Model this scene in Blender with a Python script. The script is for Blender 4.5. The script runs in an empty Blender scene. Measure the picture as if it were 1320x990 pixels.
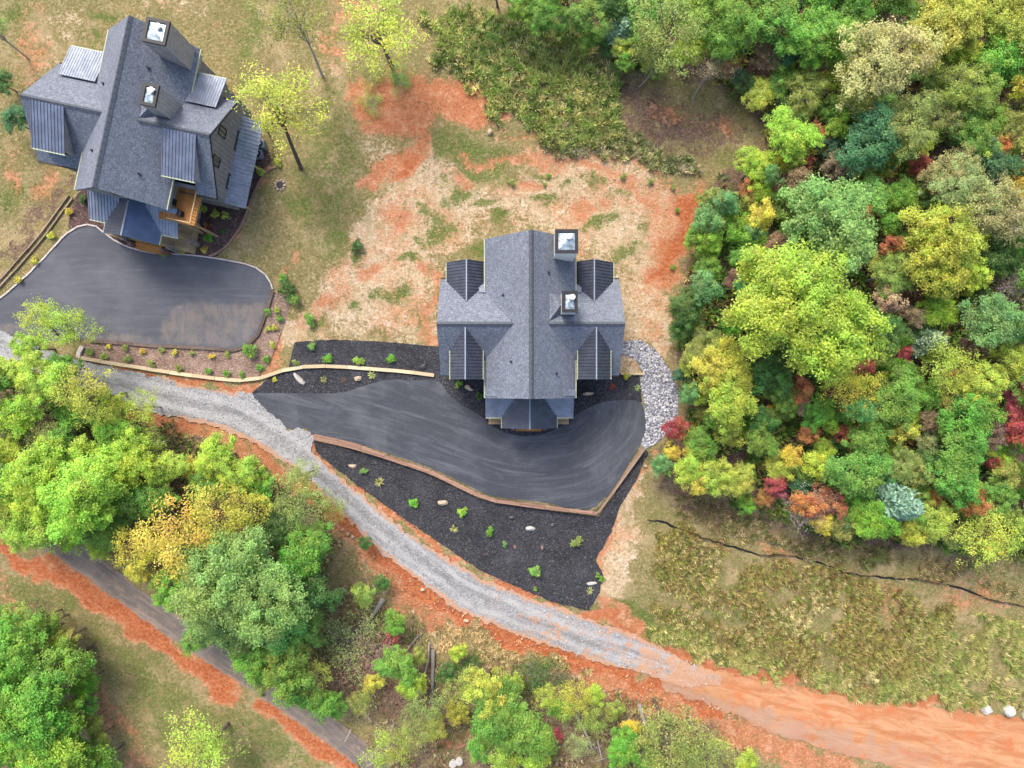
import bpy, bmesh, math, random
import numpy as np
from mathutils import Vector, Matrix

random.seed(7); RNG = np.random.default_rng(7)
S = bpy.context.scene
COL = S.collection
PI = math.pi

# ------------------------------------------------------------------ camera
CAM_H, FPX = 70.0, 924.0          # drone 70 m up, looking straight down; focal length in photo pixels (1320 wide)
cam = bpy.data.cameras.new('drone_camera'); cam_o = bpy.data.objects.new('drone_camera', cam); COL.objects.link(cam_o)
cam.sensor_fit = 'HORIZONTAL'; cam.sensor_width = 36.0; cam.lens = 36.0 * FPX / 1320.0
cam.clip_start = 1.0; cam.clip_end = 2000.0
cam_o.location = (0, 0, CAM_H); cam_o.rotation_euler = (0, 0, 0)
S.camera = cam_o

# ------------------------------------------------------------------ sky and sun
SUN_EL, SUN_AZ = math.radians(52), math.radians(-22)      # azimuth from +Y, clockwise positive
W = bpy.data.worlds.new('World'); S.world = W; W.use_nodes = True
wn = W.node_tree; bg = wn.nodes['Background']
sky = wn.nodes.new('ShaderNodeTexSky'); sky.sky_type = 'NISHITA'; sky.sun_disc = False
sky.sun_elevation = SUN_EL; sky.sun_rotation = SUN_AZ; sky.dust_density = 4.0; sky.air_density = 1.0; sky.ozone_density = 0.6
wn.links.new(sky.outputs[0], bg.inputs[0]); bg.inputs[1].default_value = 0.15
sl = bpy.data.lights.new('sun', 'SUN'); sl.energy = 1.4; sl.angle = math.radians(17); sl.color = (1.0, 0.95, 0.88)
so = bpy.data.objects.new('sun', sl); COL.objects.link(so)
sd = Vector((math.sin(SUN_AZ) * math.cos(SUN_EL), math.cos(SUN_AZ) * math.cos(SUN_EL), math.sin(SUN_EL)))
so.rotation_euler = sd.to_track_quat('Z', 'Y').to_euler(); so.location = (0, 0, 90)
S.view_settings.view_transform = 'Standard'; S.view_settings.look = 'None'
S.view_settings.gamma = 1.0; S.view_settings.exposure = 1.28; S.view_settings.use_curve_mapping = False
S.render.engine = 'CYCLES'; S.cycles.max_bounces = 6; S.cycles.diffuse_bounces = 4; S.cycles.transmission_bounces = 4; S.cycles.transparent_max_bounces = 4

# ------------------------------------------------------------------ numeric helpers
def smooth(a, b, x):
    t = np.clip((x - a) / (b - a), 0, 1); return t * t * (3 - 2 * t)

def vnoise(x, y, seed=0):
    x = np.asarray(x, float); y = np.asarray(y, float)
    xi = np.floor(x).astype(np.int64); yi = np.floor(y).astype(np.int64)
    fx = x - xi; fy = y - yi; fx = fx * fx * (3 - 2 * fx); fy = fy * fy * (3 - 2 * fy)
    def h(a, b):
        n = (a * 374761393 + b * 668265263 + seed * 974634777) & 0xFFFFFFFF
        n = ((n ^ (n >> 13)) * 1274126177) & 0xFFFFFFFF
        return ((n ^ (n >> 16)) & 0xFFFF) / 65535.0
    return (h(xi, yi) * (1 - fx) + h(xi + 1, yi) * fx) * (1 - fy) + (h(xi, yi + 1) * (1 - fx) + h(xi + 1, yi + 1) * fx) * fy

def fbm(x, y, seed=0, o=4):
    s = 0; a = .5; t = 0
    for i in range(o):
        s = s + a * vnoise(x, y, seed + i); t += a; x = x * 2.03 + 7.1; y = y * 2.03 + 3.7; a *= .5
    return s / t

def seg_dist(px, py, pts, closed):
    """distance, arc length and side for points against a polyline"""
    best = np.full(px.shape, 1e18); arc = np.zeros(px.shape); side = np.zeros(px.shape)
    n = len(pts); L = 0
    for i in range(n if closed else n - 1):
        ax, ay = pts[i]; bx, by = pts[(i + 1) % n]
        dx, dy = bx - ax, by - ay; l2 = dx * dx + dy * dy + 1e-12; l = math.sqrt(l2)
        t = np.clip(((px - ax) * dx + (py - ay) * dy) / l2, 0, 1)
        d = (px - ax - t * dx) ** 2 + (py - ay - t * dy) ** 2
        m = d < best
        best = np.where(m, d, best); arc = np.where(m, L + t * l, arc)
        side = np.where(m, np.sign((px - ax) * dy - (py - ay) * dx), side)
        L += l
    return np.sqrt(best), arc, side

def inside(px, py, pts):
    r = np.zeros(px.shape, bool); n = len(pts)
    for i in range(n):
        ax, ay = pts[i]; bx, by = pts[(i + 1) % n]
        if ay == by: continue
        c = ((ay > py) != (by > py)) & (px < (bx - ax) * (py - ay) / (by - ay) + ax)
        r ^= c
    return r

def sdf(px, py, pts):
    """positive inside"""
    d, _, _ = seg_dist(px, py, pts, True)
    return np.where(inside(px, py, pts), d, -d)

def catmull(pts, n=6, closed=False):
    out = []; m = len(pts)
    for i in range(m if closed else m - 1):
        if closed: p0, p1, p2, p3 = [pts[(i + k) % m] for k in (-1, 0, 1, 2)]
        else: p0, p1, p2, p3 = pts[max(i - 1, 0)], pts[i], pts[i + 1], pts[min(i + 2, m - 1)]
        for k in range(n):
            t = k / n
            out.append(tuple(.5 * ((2 * p1[j]) + (-p0[j] + p2[j]) * t + (2 * p0[j] - 5 * p1[j] + 4 * p2[j] - p3[j]) * t * t + (-p0[j] + 3 * p1[j] - 3 * p2[j] + p3[j]) * t ** 3) for j in range(2)))
    if not closed: out.append(tuple(pts[-1]))
    return out

# ------------------------------------------------------------------ terrain height
CTRL = [(685, 420, 0), (600, 560, -.1), (780, 560, -.1), (400, 525, -.5), (690, 300, .3), (100, 480, 0), (250, 515, -.3), (350, 565, -.9),
        (450, 650, -1.8), (600, 760, -2.4), (800, 840, -2.6), (1000, 900, -2.6), (1300, 950, -2.5), (190, 150, 1.5), (190, 230, 1.3), (180, 370, .8),
        (30, 350, .8), (310, 200, 1.2), (20, 100, 2.2), (500, 100, 2.0), (500, 300, .7), (700, 100, 1.5), (900, 150, 1.0), (1100, 60, 1.0), (1100, 300, .5),
        (1290, 300, .6), (1100, 600, -.8), (950, 480, 0), (1000, 750, -1.8), (1250, 800, -2), (850, 700, -1.0), (150, 600, -2), (300, 680, -2.4),
        (150, 770, -4), (450, 940, -4.5), (330, 860, -4.2), (100, 900, -5), (300, 950, -5), (650, 930, -4), (850, 960, -3.8), (500, 850, -3.4)]
_C = np.array([((a - 660) * CAM_H / FPX, (495 - b) * CAM_H / FPX, c) for a, b, c in CTRL])

def P2W(px, py, z):
    return ((px - 660) * (CAM_H - z) / FPX, (495 - py) * (CAM_H - z) / FPX)

DRIVE_PX = [(325, 508), (380, 507), (440, 506), (470, 497), (500, 490), (540, 490), (565, 492), (580, 510), (600, 525), (625, 540), (648, 556),
            (675, 562), (705, 558), (730, 545), (750, 530), (775, 519), (800, 516), (825, 518), (831, 535), (832, 555), (826, 572), (768, 653),
            (700, 647), (640, 640), (617, 632), (560, 605), (500, 584), (450, 569), (405, 560), (393, 552), (370, 552), (340, 525)]
WALL_PX = [(405, 563), (450, 573), (500, 588), (560, 609), (617, 637), (640, 644), (700, 652), (770, 660), (829, 578)]
_wallW = [P2W(a, b, 0) for a, b in WALL_PX]

def hz(x, y):
    x = np.asarray(x, float); y = np.asarray(y, float)
    num = np.zeros(x.shape); den = np.full(x.shape, 1e-9)
    cx = np.clip(x, -62, 62); cy = np.clip(y, -46, 46)
    for a, b, c in _C:
        w = np.exp(-((cx - a) ** 2 + (cy - b) ** 2) / (2 * 6.5 ** 2)) + 1e-7 / (1 + ((cx - a) ** 2 + (cy - b) ** 2) / 400)
        num += w * c; den += w
    z = num / den
    z += (fbm(x * .35, y * .35, 3, 3) - .5) * .18
    # the drive stands on fill held by the timber wall: the bed below it drops
    d, arc, side = seg_dist(x, y, _wallW, False)
    L = sum(math.dist(_wallW[i], _wallW[i + 1]) for i in range(len(_wallW) - 1))
    fade = smooth(0, 7, arc) * smooth(0, 1.0, L - arc)
    drop = smooth(0.0, .35, d * side) * (1 - smooth(2.0, 9.0, d))
    z = z - .55 * drop * fade
    r = np.hypot(x, y)
    z += np.where(r > 75, (fbm(x * .012, y * .012, 9, 3) - .5) * np.clip((r - 75) * .08, 0, 18), 0)
    return z

def hz1(x, y): return float(hz(np.array([x]), np.array([y]))[0])

def G(px, py, lift=0.0):
    """photo pixel -> point on the ground"""
    z = 0.0
    for _ in range(4):
        x, y = P2W(px, py, z); z = hz1(x, y)
    return Vector((x, y, z + lift))

def GP(pts): return [tuple(G(a, b)[:2]) for a, b in pts]

# ------------------------------------------------------------------ mesh helpers
def mesh_np(name, V, F, smooth_shade=False):
    V = np.asarray(V, np.float32); F = np.asarray(F, np.int32); k = F.shape[1]
    me = bpy.data.meshes.new(name)
    me.vertices.add(len(V)); me.vertices.foreach_set('co', V.ravel())
    me.loops.add(F.size); me.loops.foreach_set('vertex_index', F.ravel())
    me.polygons.add(len(F)); me.polygons.foreach_set('loop_start', np.arange(len(F), dtype=np.int32) * k)
    me.polygons.foreach_set('loop_total', np.full(len(F), k, np.int32))
    if smooth_shade: me.polygons.foreach_set('use_smooth', np.ones(len(F), bool))
    me.update(); me.validate()
    return me

def fattr(me, name, vals):
    a = me.attributes.new(name, 'FLOAT', 'POINT'); a.data.foreach_set('value', np.asarray(vals, np.float32).ravel())

def cattr(me, name, vals):
    a = me.color_attributes.new(name, 'FLOAT_COLOR', 'POINT'); v = np.ones((len(vals), 4), np.float32); v[:, :3] = vals
    a.data.foreach_set('color', v.ravel())

def link(name, me, mat=None, parent=None):
    o = bpy.data.objects.new(name, me); COL.objects.link(o)
    if mat is not None and me is not None and not me.materials: me.materials.append(mat)
    if parent is not None: o.parent = parent
    return o

def tag(o, label=None, cat=None, group=None, kind=None):
    if label: o['label'] = label
    if cat: o['category'] = cat
    if group: o['group'] = group
    if kind: o['kind'] = kind
    return o

def empty(name, loc, rz=0.0):
    o = bpy.data.objects.new(name, None); COL.objects.link(o); o.location = loc; o.rotation_euler = (0, 0, rz); o.empty_display_size = .3
    return o

class MB:
    def __init__(s): s.v = []; s.f = []
    def add(s, vs, fs):
        n = len(s.v); s.v += [tuple(v) for v in vs]; s.f += [tuple(i + n for i in f) for f in fs]; return s
    def box(s, x0, x1, y0, y1, z0, z1):
        return s.add([(x0, y0, z0), (x1, y0, z0), (x1, y1, z0), (x0, y1, z0), (x0, y0, z1), (x1, y0, z1), (x1, y1, z1), (x0, y1, z1)],
                     [(3, 2, 1, 0), (4, 5, 6, 7), (0, 1, 5, 4), (1, 2, 6, 5), (2, 3, 7, 6), (3, 0, 4, 7)])
    def slab(s, a, b, c, d, t):
        """a b c d counter-clockwise seen from outside; t thickness inwards"""
        a, b, c, d = map(Vector, (a, b, c, d)); n = (b - a).cross(d - a).normalized() * t
        return s.add([a, b, c, d, a - n, b - n, c - n, d - n], [(0, 1, 2, 3), (7, 6, 5, 4), (0, 4, 5, 1), (1, 5, 6, 2), (2, 6, 7, 3), (3, 7, 4, 0)])
    def bar(s, p, q, w, h, up=(0, 0, 1)):
        p, q = Vector(p), Vector(q); d = (q - p).normalized(); r = d.cross(Vector(up)).normalized() * w * .5; u = r.cross(d).normalized() * h * .5
        return s.add([p - r - u, p + r - u, p + r + u, p - r + u, q - r - u, q + r - u, q + r + u, q - r + u],
                     [(0, 1, 2, 3), (7, 6, 5, 4), (0, 4, 5, 1), (1, 5, 6, 2), (2, 6, 7, 3), (3, 7, 4, 0)])
    def tube(s, pts, rad, n=6, cap=True):
        pts = [Vector(p) for p in pts]; base = len(s.v)
        for i, p in enumerate(pts):
            d = (pts[min(i + 1, len(pts) - 1)] - pts[max(i - 1, 0)]).normalized()
            a = d.orthogonal().normalized() if abs(d.z) < .95 else Vector((1, 0, 0)); a = (a - d * a.dot(d)).normalized(); b = d.cross(a)
            for k in range(n):
                t = 2 * PI * k / n; s.v.append(tuple(p + (a * math.cos(t) + b * math.sin(t)) * rad[i]))
        for i in range(len(pts) - 1):
            for k in range(n):
                s.f.append((base + i * n + k, base + i * n + (k + 1) % n, base + (i + 1) * n + (k + 1) % n, base + (i + 1) * n + k))
        if cap:
            s.f.append(tuple(base + k for k in range(n))[::-1]); s.f.append(tuple(base + (len(pts) - 1) * n + k for k in range(n)))
        return s
    def mesh(s, name):
        me = bpy.data.meshes.new(name); me.from_pydata(s.v, [], s.f); me.update(); return me
    def build(s, name, mat, parent=None): return link(name, s.mesh(name), mat, parent)

# ------------------------------------------------------------------ materials
ALB = .79      # overall albedo of built surfaces and soil
class NT:
    def __init__(s, name):
        s.m = bpy.data.materials.new(name); s.m.use_nodes = True; s.t = s.m.node_tree; s.n = s.t.nodes; s.p = s.n['Principled BSDF']
    def node(s, typ, **kw):
        x = s.n.new(typ)
        for k, v in kw.items(): setattr(x, k, v)
        return x
    def set(s, sock, v):
        if hasattr(v, 'is_output') or isinstance(v, bpy.types.NodeSocket): s.t.links.new(v, sock)
        elif isinstance(v, (tuple, list)) and len(v) == 3 and sock.type == 'RGBA': sock.default_value = (*v, 1)
        else: sock.default_value = v
    def attr(s, name): return s.node('ShaderNodeAttribute', attribute_name=name).outputs['Fac']
    def attrc(s, name): return s.node('ShaderNodeAttribute', attribute_name=name).outputs['Color']
    def pos(s): return s.node('ShaderNodeNewGeometry').outputs['Position']
    def obj(s): return s.node('ShaderNodeTexCoord').outputs['Object']
    def math(s, op, a, b=0.0, c=None, clamp=False):
        x = s.node('ShaderNodeMath', operation=op); x.use_clamp = clamp; s.set(x.inputs[0], a); s.set(x.inputs[1], b)
        if c is not None: s.set(x.inputs[2], c)
        return x.outputs[0]
    def noise(s, vec, scale, detail=4, rough=.55, dist=0.0):
        x = s.node('ShaderNodeTexNoise'); s.set(x.inputs['Vector'], vec); x.inputs['Scale'].default_value = scale
        x.inputs['Detail'].default_value = detail; x.inputs['Roughness'].default_value = rough; x.inputs['Distortion'].default_value = dist
        return x.outputs['Fac']
    def voro(s, vec, scale, out='Color', feature='F1', rnd=1.0):
        x = s.node('ShaderNodeTexVoronoi', feature=feature); s.set(x.inputs['Vector'], vec); x.inputs['Scale'].default_value = scale; x.inputs['Randomness'].default_value = rnd
        return x.outputs[out]
    def ramp(s, fac, a, b, c0=0.0, c1=1.0):
        """smooth step of fac from a..b"""
        x = s.node('ShaderNodeMapRange', interpolation_type='SMOOTHSTEP'); s.set(x.inputs['Value'], fac)
        for k, v in zip(('From Min', 'From Max', 'To Min', 'To Max'), (a, b, c0, c1)): x.inputs[k].default_value = v
        return x.outputs['Result']
    def mix(s, fac, a, b, blend='MIX'):
        x = s.node('ShaderNodeMix', data_type='RGBA', blend_type=blend); x.clamp_factor = True
        s.set(x.inputs['Factor'], fac); s.set(x.inputs['A'] if False else x.inputs[6], a); s.set(x.inputs[7], b)
        return x.outputs[2]
    def comb(s, x, y, z=0.0):
        c = s.node('ShaderNodeCombineXYZ'); s.set(c.inputs[0], x); s.set(c.inputs[1], y); s.set(c.inputs[2], z); return c.outputs[0]
    def bump(s, h, strength=.5, dist=.05):
        b = s.node('ShaderNodeBump'); b.inputs['Strength'].default_value = strength; b.inputs['Distance'].default_value = dist
        s.set(b.inputs['Height'], h); s.set(s.p.inputs['Normal'], b.outputs[0])
    def done(s, col, rough=.9, spec=.2, metal=0.0):
        s.set(s.p.inputs['Base Color'], s.mix(1.0, col, (ALB, ALB, ALB), 'MULTIPLY')); s.set(s.p.inputs['Roughness'], rough); s.p.inputs['Specular IOR Level'].default_value = spec
        s.set(s.p.inputs['Metallic'], metal); return s.m

def m_plain(name, col, var=.15, scale=3.0, rough=.7, spec=.3, metal=0.0):
    t = NT(name); n = t.noise(t.obj(), scale, 5, .65)
    c = t.mix(t.ramp(n, .3, .7), tuple(max(0, v * (1 - var)) for v in col), tuple(min(1, v * (1 + var)) for v in col))
    return t.done(c, rough, spec, metal)

def m_terrain():
    t = NT('ground'); P = t.pos()
    nb = t.noise(P, .25, 5, .6); nm = t.noise(P, 1.1, 5, .65); nf = t.noise(P, 3.6, 5, .65); ng = t.noise(P, 13, 4, .65)
    def speck(scale, ch, lo, hi):
        q = t.node('ShaderNodeSeparateColor'); t.set(q.inputs[0], t.voro(P, scale, 'Color')); return t.ramp(q.outputs[ch], lo, hi)
    def sp(c, f, k, col): return t.mix(t.math('MULTIPLY', f, k), c, col)
    brk = t.math('ADD', t.math('MULTIPLY', nm, .55), t.math('ADD', t.math('MULTIPLY', nf, .45), t.math('MULTIPLY', ng, .3)))     # about .65 mean
    def zone(a, gain=1.0):
        v = t.math('ADD', t.math('MULTIPLY_ADD', t.attr(a), 1.4, -.34), t.math('MULTIPLY', t.math('SUBTRACT', brk, .65), gain * 4.2))
        return t.ramp(v, .22, .78)
    s1, s2, s3 = [t.math('MULTIPLY', q, t.ramp(m_, .38, .62, .25, 1)) for q, m_ in ((speck(7.5, 0, .66, .8), nm), (speck(8.5, 1, .68, .82), nf), (speck(4.6, 2, .8, .9), t.noise(P, .8, 4)))]
    dry = t.mix(t.ramp(nm, .35, .65), (.27, .215, .09), (.18, .175, .055))
    dry = t.mix(t.ramp(nf, .42, .68), dry, (.42, .325, .165))
    dry = t.mix(t.ramp(nb, .5, .68, 0, .55), dry, (.15, .175, .05))
    dry = t.mix(t.ramp(t.noise(P, .33, 6, .7), .5, .62, 0, .75), dry, (.46, .35, .19)); dry = sp(dry, s1, .55, (.5, .41, .22)); dry = sp(dry, s2, .5, (.11, .12, .035)); dry = t.mix(t.ramp(t.noise(P, .55, 5, .6), .58, .7, 0, .5), dry, (.42, .24, .12))
    green = t.mix(t.ramp(nf, .35, .7), (.085, .14, .026), (.17, .215, .055))
    green = t.mix(t.ramp(nm, .48, .68, 0, .75), green, (.29, .255, .10))
    green = sp(green, s1, .5, (.33, .31, .13)); green = sp(green, s2, .5, (.06, .1, .02))
    straw = t.mix(t.ramp(nf, .35, .65), (.53, .37, .22), (.68, .53, .34))
    straw = t.mix(t.ramp(nb, .44, .6, 0, .8), straw, (.60, .29, .15))
    straw = t.mix(t.ramp(nm, .52, .68, 0, .7), straw, (.70, .57, .41))
    straw = sp(straw, s1, .6, (.78, .68, .52)); straw = sp(straw, s2, .6, (.34, .23, .11)); straw = sp(straw, s3, .6, (.20, .18, .07)); straw = t.mix(t.ramp(t.noise(P, .42, 5, .65), .56, .68, 0, .6), straw, (.34, .29, .13))
    clay = t.mix(t.ramp(nf, .35, .66), (.46, .15, .065), (.60, .275, .135))
    clay = t.mix(t.ramp(nm, .5, .7, 0, .7), clay, (.66, .40, .24))
    clay = t.mix(t.ramp(ng, .56, .7, 0, .6), clay, (.38, .10, .04)); clay = sp(clay, s1, .4, (.72, .47, .30)); clay = sp(clay, s2, .4, (.33, .13, .06))
    lit = t.mix(t.ramp(nf, .35, .68), (.11, .065, .05), (.24, .165, .12))
    lit = sp(lit, s1, .6, (.36, .27, .19)); lit = sp(lit, s2, .6, (.06, .04, .03)); lit = sp(lit, s3, .5, (.3, .13, .08))
    clay = t.mix(t.ramp(t.math('ADD', t.attr('clay'), t.math('MULTIPLY', t.math('SUBTRACT', nf, .5), .5)), .85, 1.15, 0, .8), clay, t.mix(t.ramp(nf, .4, .62), (.40, .10, .035), (.56, .20, .085)))
    c = t.mix(zone('litter'), dry, lit)
    c = t.mix(zone('straw'), c, straw)
    c = t.mix(zone('green'), c, green)
    c = t.mix(zone('clay'), c, clay)
    h = t.math('ADD', t.math('MULTIPLY', nf, .7), t.math('MULTIPLY', ng, .6)); t.bump(h, .9, .25)
    return t.done(c, .95, .1)

def m_asphalt(name, dark=(.05, .055, .066), light=(.165, .174, .193), dust=None, amount=.62):
    t = NT(name); P = t.pos(); da = t.attr('across'); al = t.attr('along')
    st = t.noise(t.comb(t.math('MULTIPLY', da, 1.6), t.math('MULTIPLY', al, .14)), 1.0, 8, .78, .8)
    st2 = t.noise(t.comb(t.math('MULTIPLY', da, 5.0), t.math('MULTIPLY', al, .2), 3.3), 1.0, 7, .72, .6)
    big = t.noise(P, .16, 4, .6, .5); fine = t.noise(P, 22, 3, .7)
    c = t.mix(t.math('MULTIPLY', t.ramp(st, .45, .72), amount), dark, light)
    c = t.mix(t.math('MULTIPLY', t.ramp(st2, .6, .7), t.ramp(t.noise(P, .3, 3), .4, .65, 0, .7)), c, light)
    c = t.mix(t.ramp(big, .42, .68, 0, .4), c, light)
    c = t.mix(t.ramp(fine, .5, .72, 0, .5), c, (.17, .175, .19)); c = t.mix(t.ramp(t.noise(P, 9, 4, .75), .55, .72, 0, .45), c, tuple(x * .6 for x in dark))
    c = t.mix(t.ramp(t.voro(P, 2.2, 'Distance'), .055, .035, 0, .7), c, (.32, .31, .29))
    if dust:
        v = t.math('ADD', t.attr('dust'), t.math('MULTIPLY', t.math('SUBTRACT', t.noise(P, .8, 8, .75), .5), 2.2))
        sh = t.noise(t.comb(t.math('MULTIPLY', al, .8), t.math('MULTIPLY', da, .3)), 1.0, 8, .75, 1.2)
        c = t.mix(t.math('MULTIPLY', t.ramp(v, .4, .95), t.ramp(sh, .35, .62, .12, .55)), c, dust)
    t.bump(t.noise(P, 30, 3, .7), .35, .02)
    return t.done(c, .85, .25)

def m_gravel(name, a=(.17, .165, .165), b=(.45, .445, .44), clay=.35):
    t = NT(name); P = t.pos(); da = t.attr('across'); al = t.attr('along')
    v = t.voro(P, 7.0, 'Color'); v2 = t.voro(P, 15.0, 'Color')
    sep = t.node('ShaderNodeSeparateColor'); t.set(sep.inputs[0], v); sep2 = t.node('ShaderNodeSeparateColor'); t.set(sep2.inputs[0], v2)
    g = t.math('ADD', t.math('MULTIPLY', sep.outputs[0], .55), t.math('MULTIPLY', sep2.outputs[0], .45))
    c = t.mix(g, a, b)
    tr = t.noise(t.comb(t.math('MULTIPLY', da, 1.5), t.math('MULTIPLY', al, .07)), 1.0, 6, .7, .5)
    c = t.mix(t.ramp(tr, .48, .66, 0, .6), c, (.13, .13, .135))
    c = t.mix(t.ramp(tr, .46, .3, 0, .55), c, (.56, .56, .58))
    ad = t.math('SUBTRACT', t.math('ABSOLUTE', t.math('ADD', da, t.math('MULTIPLY', t.math('SUBTRACT', t.noise(P, .25, 3), .5), 1.6))), .85)
    wt = t.math('MULTIPLY', t.ramp(t.math('ABSOLUTE', ad), .5, .1), t.ramp(t.noise(P, .7, 6, .75), .35, .6, .1, .8))
    c = t.mix(wt, c, t.mix(t.noise(P, 9, 4, .7), (.33, .325, .315), (.52, .51, .5))); c = t.mix(t.math('MULTIPLY', t.ramp(ad, -.45, -.75), t.ramp(t.noise(P, .6, 6, .75), .38, .62, .0, .6)), c, (.17, .165, .16))
    cl = t.math('ADD', t.attr('clayin'), t.math('MULTIPLY', t.math('SUBTRACT', t.noise(P, .9, 8, .75), .5), 2.4))
    c = t.mix(t.ramp(cl, .4, .75, 0, .85), c, (.50, .27, .15))
    t.bump(t.voro(P, 9.0, 'Distance'), .45, .05)
    return t.done(c, .9, .2)

def m_dirtroad():
    t = NT('clay_road'); P = t.pos(); da = t.attr('across'); al = t.attr('along')
    tr = t.noise(t.comb(t.math('MULTIPLY', da, 1.0), t.math('MULTIPLY', al, .22)), 1.0, 8, .75, .9)
    c = t.mix(t.ramp(tr, .38, .62), (.41, .165, .07), (.52, .285, .15))
    c = t.mix(t.ramp(t.noise(P, .5, 5, .65), .5, .68, 0, .8), c, (.50, .155, .06))
    gr = t.math('ADD', t.ramp(da, -1.2, 1.6, 0, .9), t.math('MULTIPLY', t.math('SUBTRACT', t.noise(P, .6, 7, .75), .55), 3.0))
    gr = t.math('MULTIPLY', t.ramp(gr, .45, .75), t.attr('clayin'))
    c = t.mix(t.math('MULTIPLY', gr, .6), c, (.34, .24, .185))
    c = t.mix(t.ramp(t.noise(P, 14, 4, .7), .55, .72, 0, .45), c, (.60, .42, .28))
    t.bump(t.noise(P, 6, 5, .7), .6, .1)
    return t.done(c, .95, .1)

def m_mulch(name, a, b, spark):
    t = NT(name); P = t.pos()
    v = t.voro(P, 9.0, 'Color'); sep = t.node('ShaderNodeSeparateColor'); t.set(sep.inputs[0], v)
    c = t.mix(sep.outputs[0], a, b); c = t.mix(t.ramp(sep.outputs[1], .93, .97, 0, .8), c, spark)
    c = t.mix(t.ramp(t.noise(P, .5, 5, .6), .45, .7, 0, .45), c, tuple(x * .65 for x in a)); c = t.mix(t.ramp(t.noise(P, .3, 6, .7), .5, .68, 0, .5), c, tuple(x * 1.35 for x in b))
    t.bump(t.voro(P, 9.0, 'Distance'), .8, .1)
    return t.done(c, .9, .2)

def m_shingle(name, a, b, hi):
    t = NT(name); O = t.obj()
    def ch(scale):
        q = t.node('ShaderNodeSeparateColor'); t.set(q.inputs[0], t.voro(O, scale, 'Color')); return q.outputs
    v1, v2 = ch(4.0), ch(10.5)
    g = t.math('ADD', t.math('MULTIPLY', v1[0], .3), t.math('MULTIPLY', v2[0], .7))
    c = t.mix(g, a, b)
    c = t.mix(t.ramp(v2[1], .8, .92, 0, .3), c, hi)
    c = t.mix(t.ramp(v2[2], .82, .92, 0, .3), c, tuple(x * .6 for x in a))
    c = t.mix(t.ramp(t.noise(O, .35, 4, .6), .4, .7, 0, .3), c, a)
    sz = t.node('ShaderNodeSeparateXYZ'); t.set(sz.inputs[0], O)
    course = t.math('FRACT', t.math('MULTIPLY', sz.outputs[2], 6.0))
    c = t.mix(t.ramp(course, .2, .02, 0, .4), c, tuple(x * .6 for x in a))
    t.bump(t.math('ADD', t.math('MULTIPLY', course, .5), v2[0]), .4, .03)
    c = t.mix(t.ramp(t.noise(O, .8, 6, .7, .6), .55, .75, 0, .35), c, tuple(x * .62 for x in a))
    return t.done(c, .85, .25)

def m_metalroof(name, col, rough=.42):
    t = NT(name); O = t.obj(); n = t.noise(O, 1.2, 5, .6)
    c = t.mix(t.ramp(n, .35, .7), tuple(x * .85 for x in col), tuple(x * 1.2 for x in col))
    return t.done(c, t.ramp(t.noise(O, 4, 3), .3, .7, rough - .06, rough + .1), .5, .35)

def m_wood(name, a, b, grain=(1, 1, 1), rough=.8):
    t = NT(name); O = t.obj(); mp = t.node('ShaderNodeMapping'); t.set(mp.inputs[0], O); mp.inputs['Scale'].default_value = grain
    n = t.noise(mp.outputs[0], 3.0, 6, .7, .6); inf = t.node('ShaderNodeObjectInfo').outputs['Random']
    c = t.mix(t.ramp(n, .3, .7), a, b); c = t.mix(t.math('MULTIPLY', inf, .55), c, tuple(x * .55 for x in a))
    t.bump(n, .4, .02)
    return t.done(c, rough, .25)

def m_siding(name, col):
    t = NT(name); O = t.obj(); n = t.noise(O, 2.0, 5, .7)
    c = t.mix(t.ramp(n, .3, .7), tuple(x * .82 for x in col), tuple(min(1, x * 1.12) for x in col)); return t.done(c, .75, .3)

def m_leaf():
    t = NT('foliage'); oi = t.node('ShaderNodeObjectInfo'); tint = t.attr('tint'); warm = t.attr('warm')
    hs = t.node('ShaderNodeHueSaturation'); t.set(hs.inputs['Color'], oi.outputs['Color'])
    hs.inputs['Saturation'].default_value = 1.0
    t.set(hs.inputs['Hue'], t.ramp(warm, 0, 1, .522, .474)); t.set(hs.inputs['Value'], t.ramp(tint, 0, 1, .55, 1.5))
    c = hs.outputs[0]
    d = t.node('ShaderNodeBsdfDiffuse'); tr = t.node('ShaderNodeBsdfTranslucent'); gl = t.node('ShaderNodeBsdfGlossy')
    t.set(d.inputs[0], c); t.set(tr.inputs[0], c); gl.inputs[1].default_value = .5; gl.inputs[0].default_value = (.6, .6, .6, 1)
    m1 = t.node('ShaderNodeMixShader'); m1.inputs[0].default_value = .42; t.t.links.new(d.outputs[0], m1.inputs[1]); t.t.links.new(tr.outputs[0], m1.inputs[2])
    m2 = t.node('ShaderNodeMixShader'); m2.inputs[0].default_value = .03; t.t.links.new(m1.outputs[0], m2.inputs[1]); t.t.links.new(gl.outputs[0], m2.inputs[2])
    t.t.links.new(m2.outputs[0], t.n['Material Output'].inputs['Surface']); t.n.remove(t.p)
    return t.m

def m_blades():
    t = NT('grass_blades'); c = t.attrc('col')
    d = t.node('ShaderNodeBsdfDiffuse'); tr = t.node('ShaderNodeBsdfTranslucent'); t.set(d.inputs[0], c); t.set(tr.inputs[0], c)
    m1 = t.node('ShaderNodeMixShader'); m1.inputs[0].default_value = .3; t.t.links.new(d.outputs[0], m1.inputs[1]); t.t.links.new(tr.outputs[0], m1.inputs[2])
    t.t.links.new(m1.outputs[0], t.n['Material Output'].inputs['Surface']); t.n.remove(t.p)
    return t.m

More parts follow.
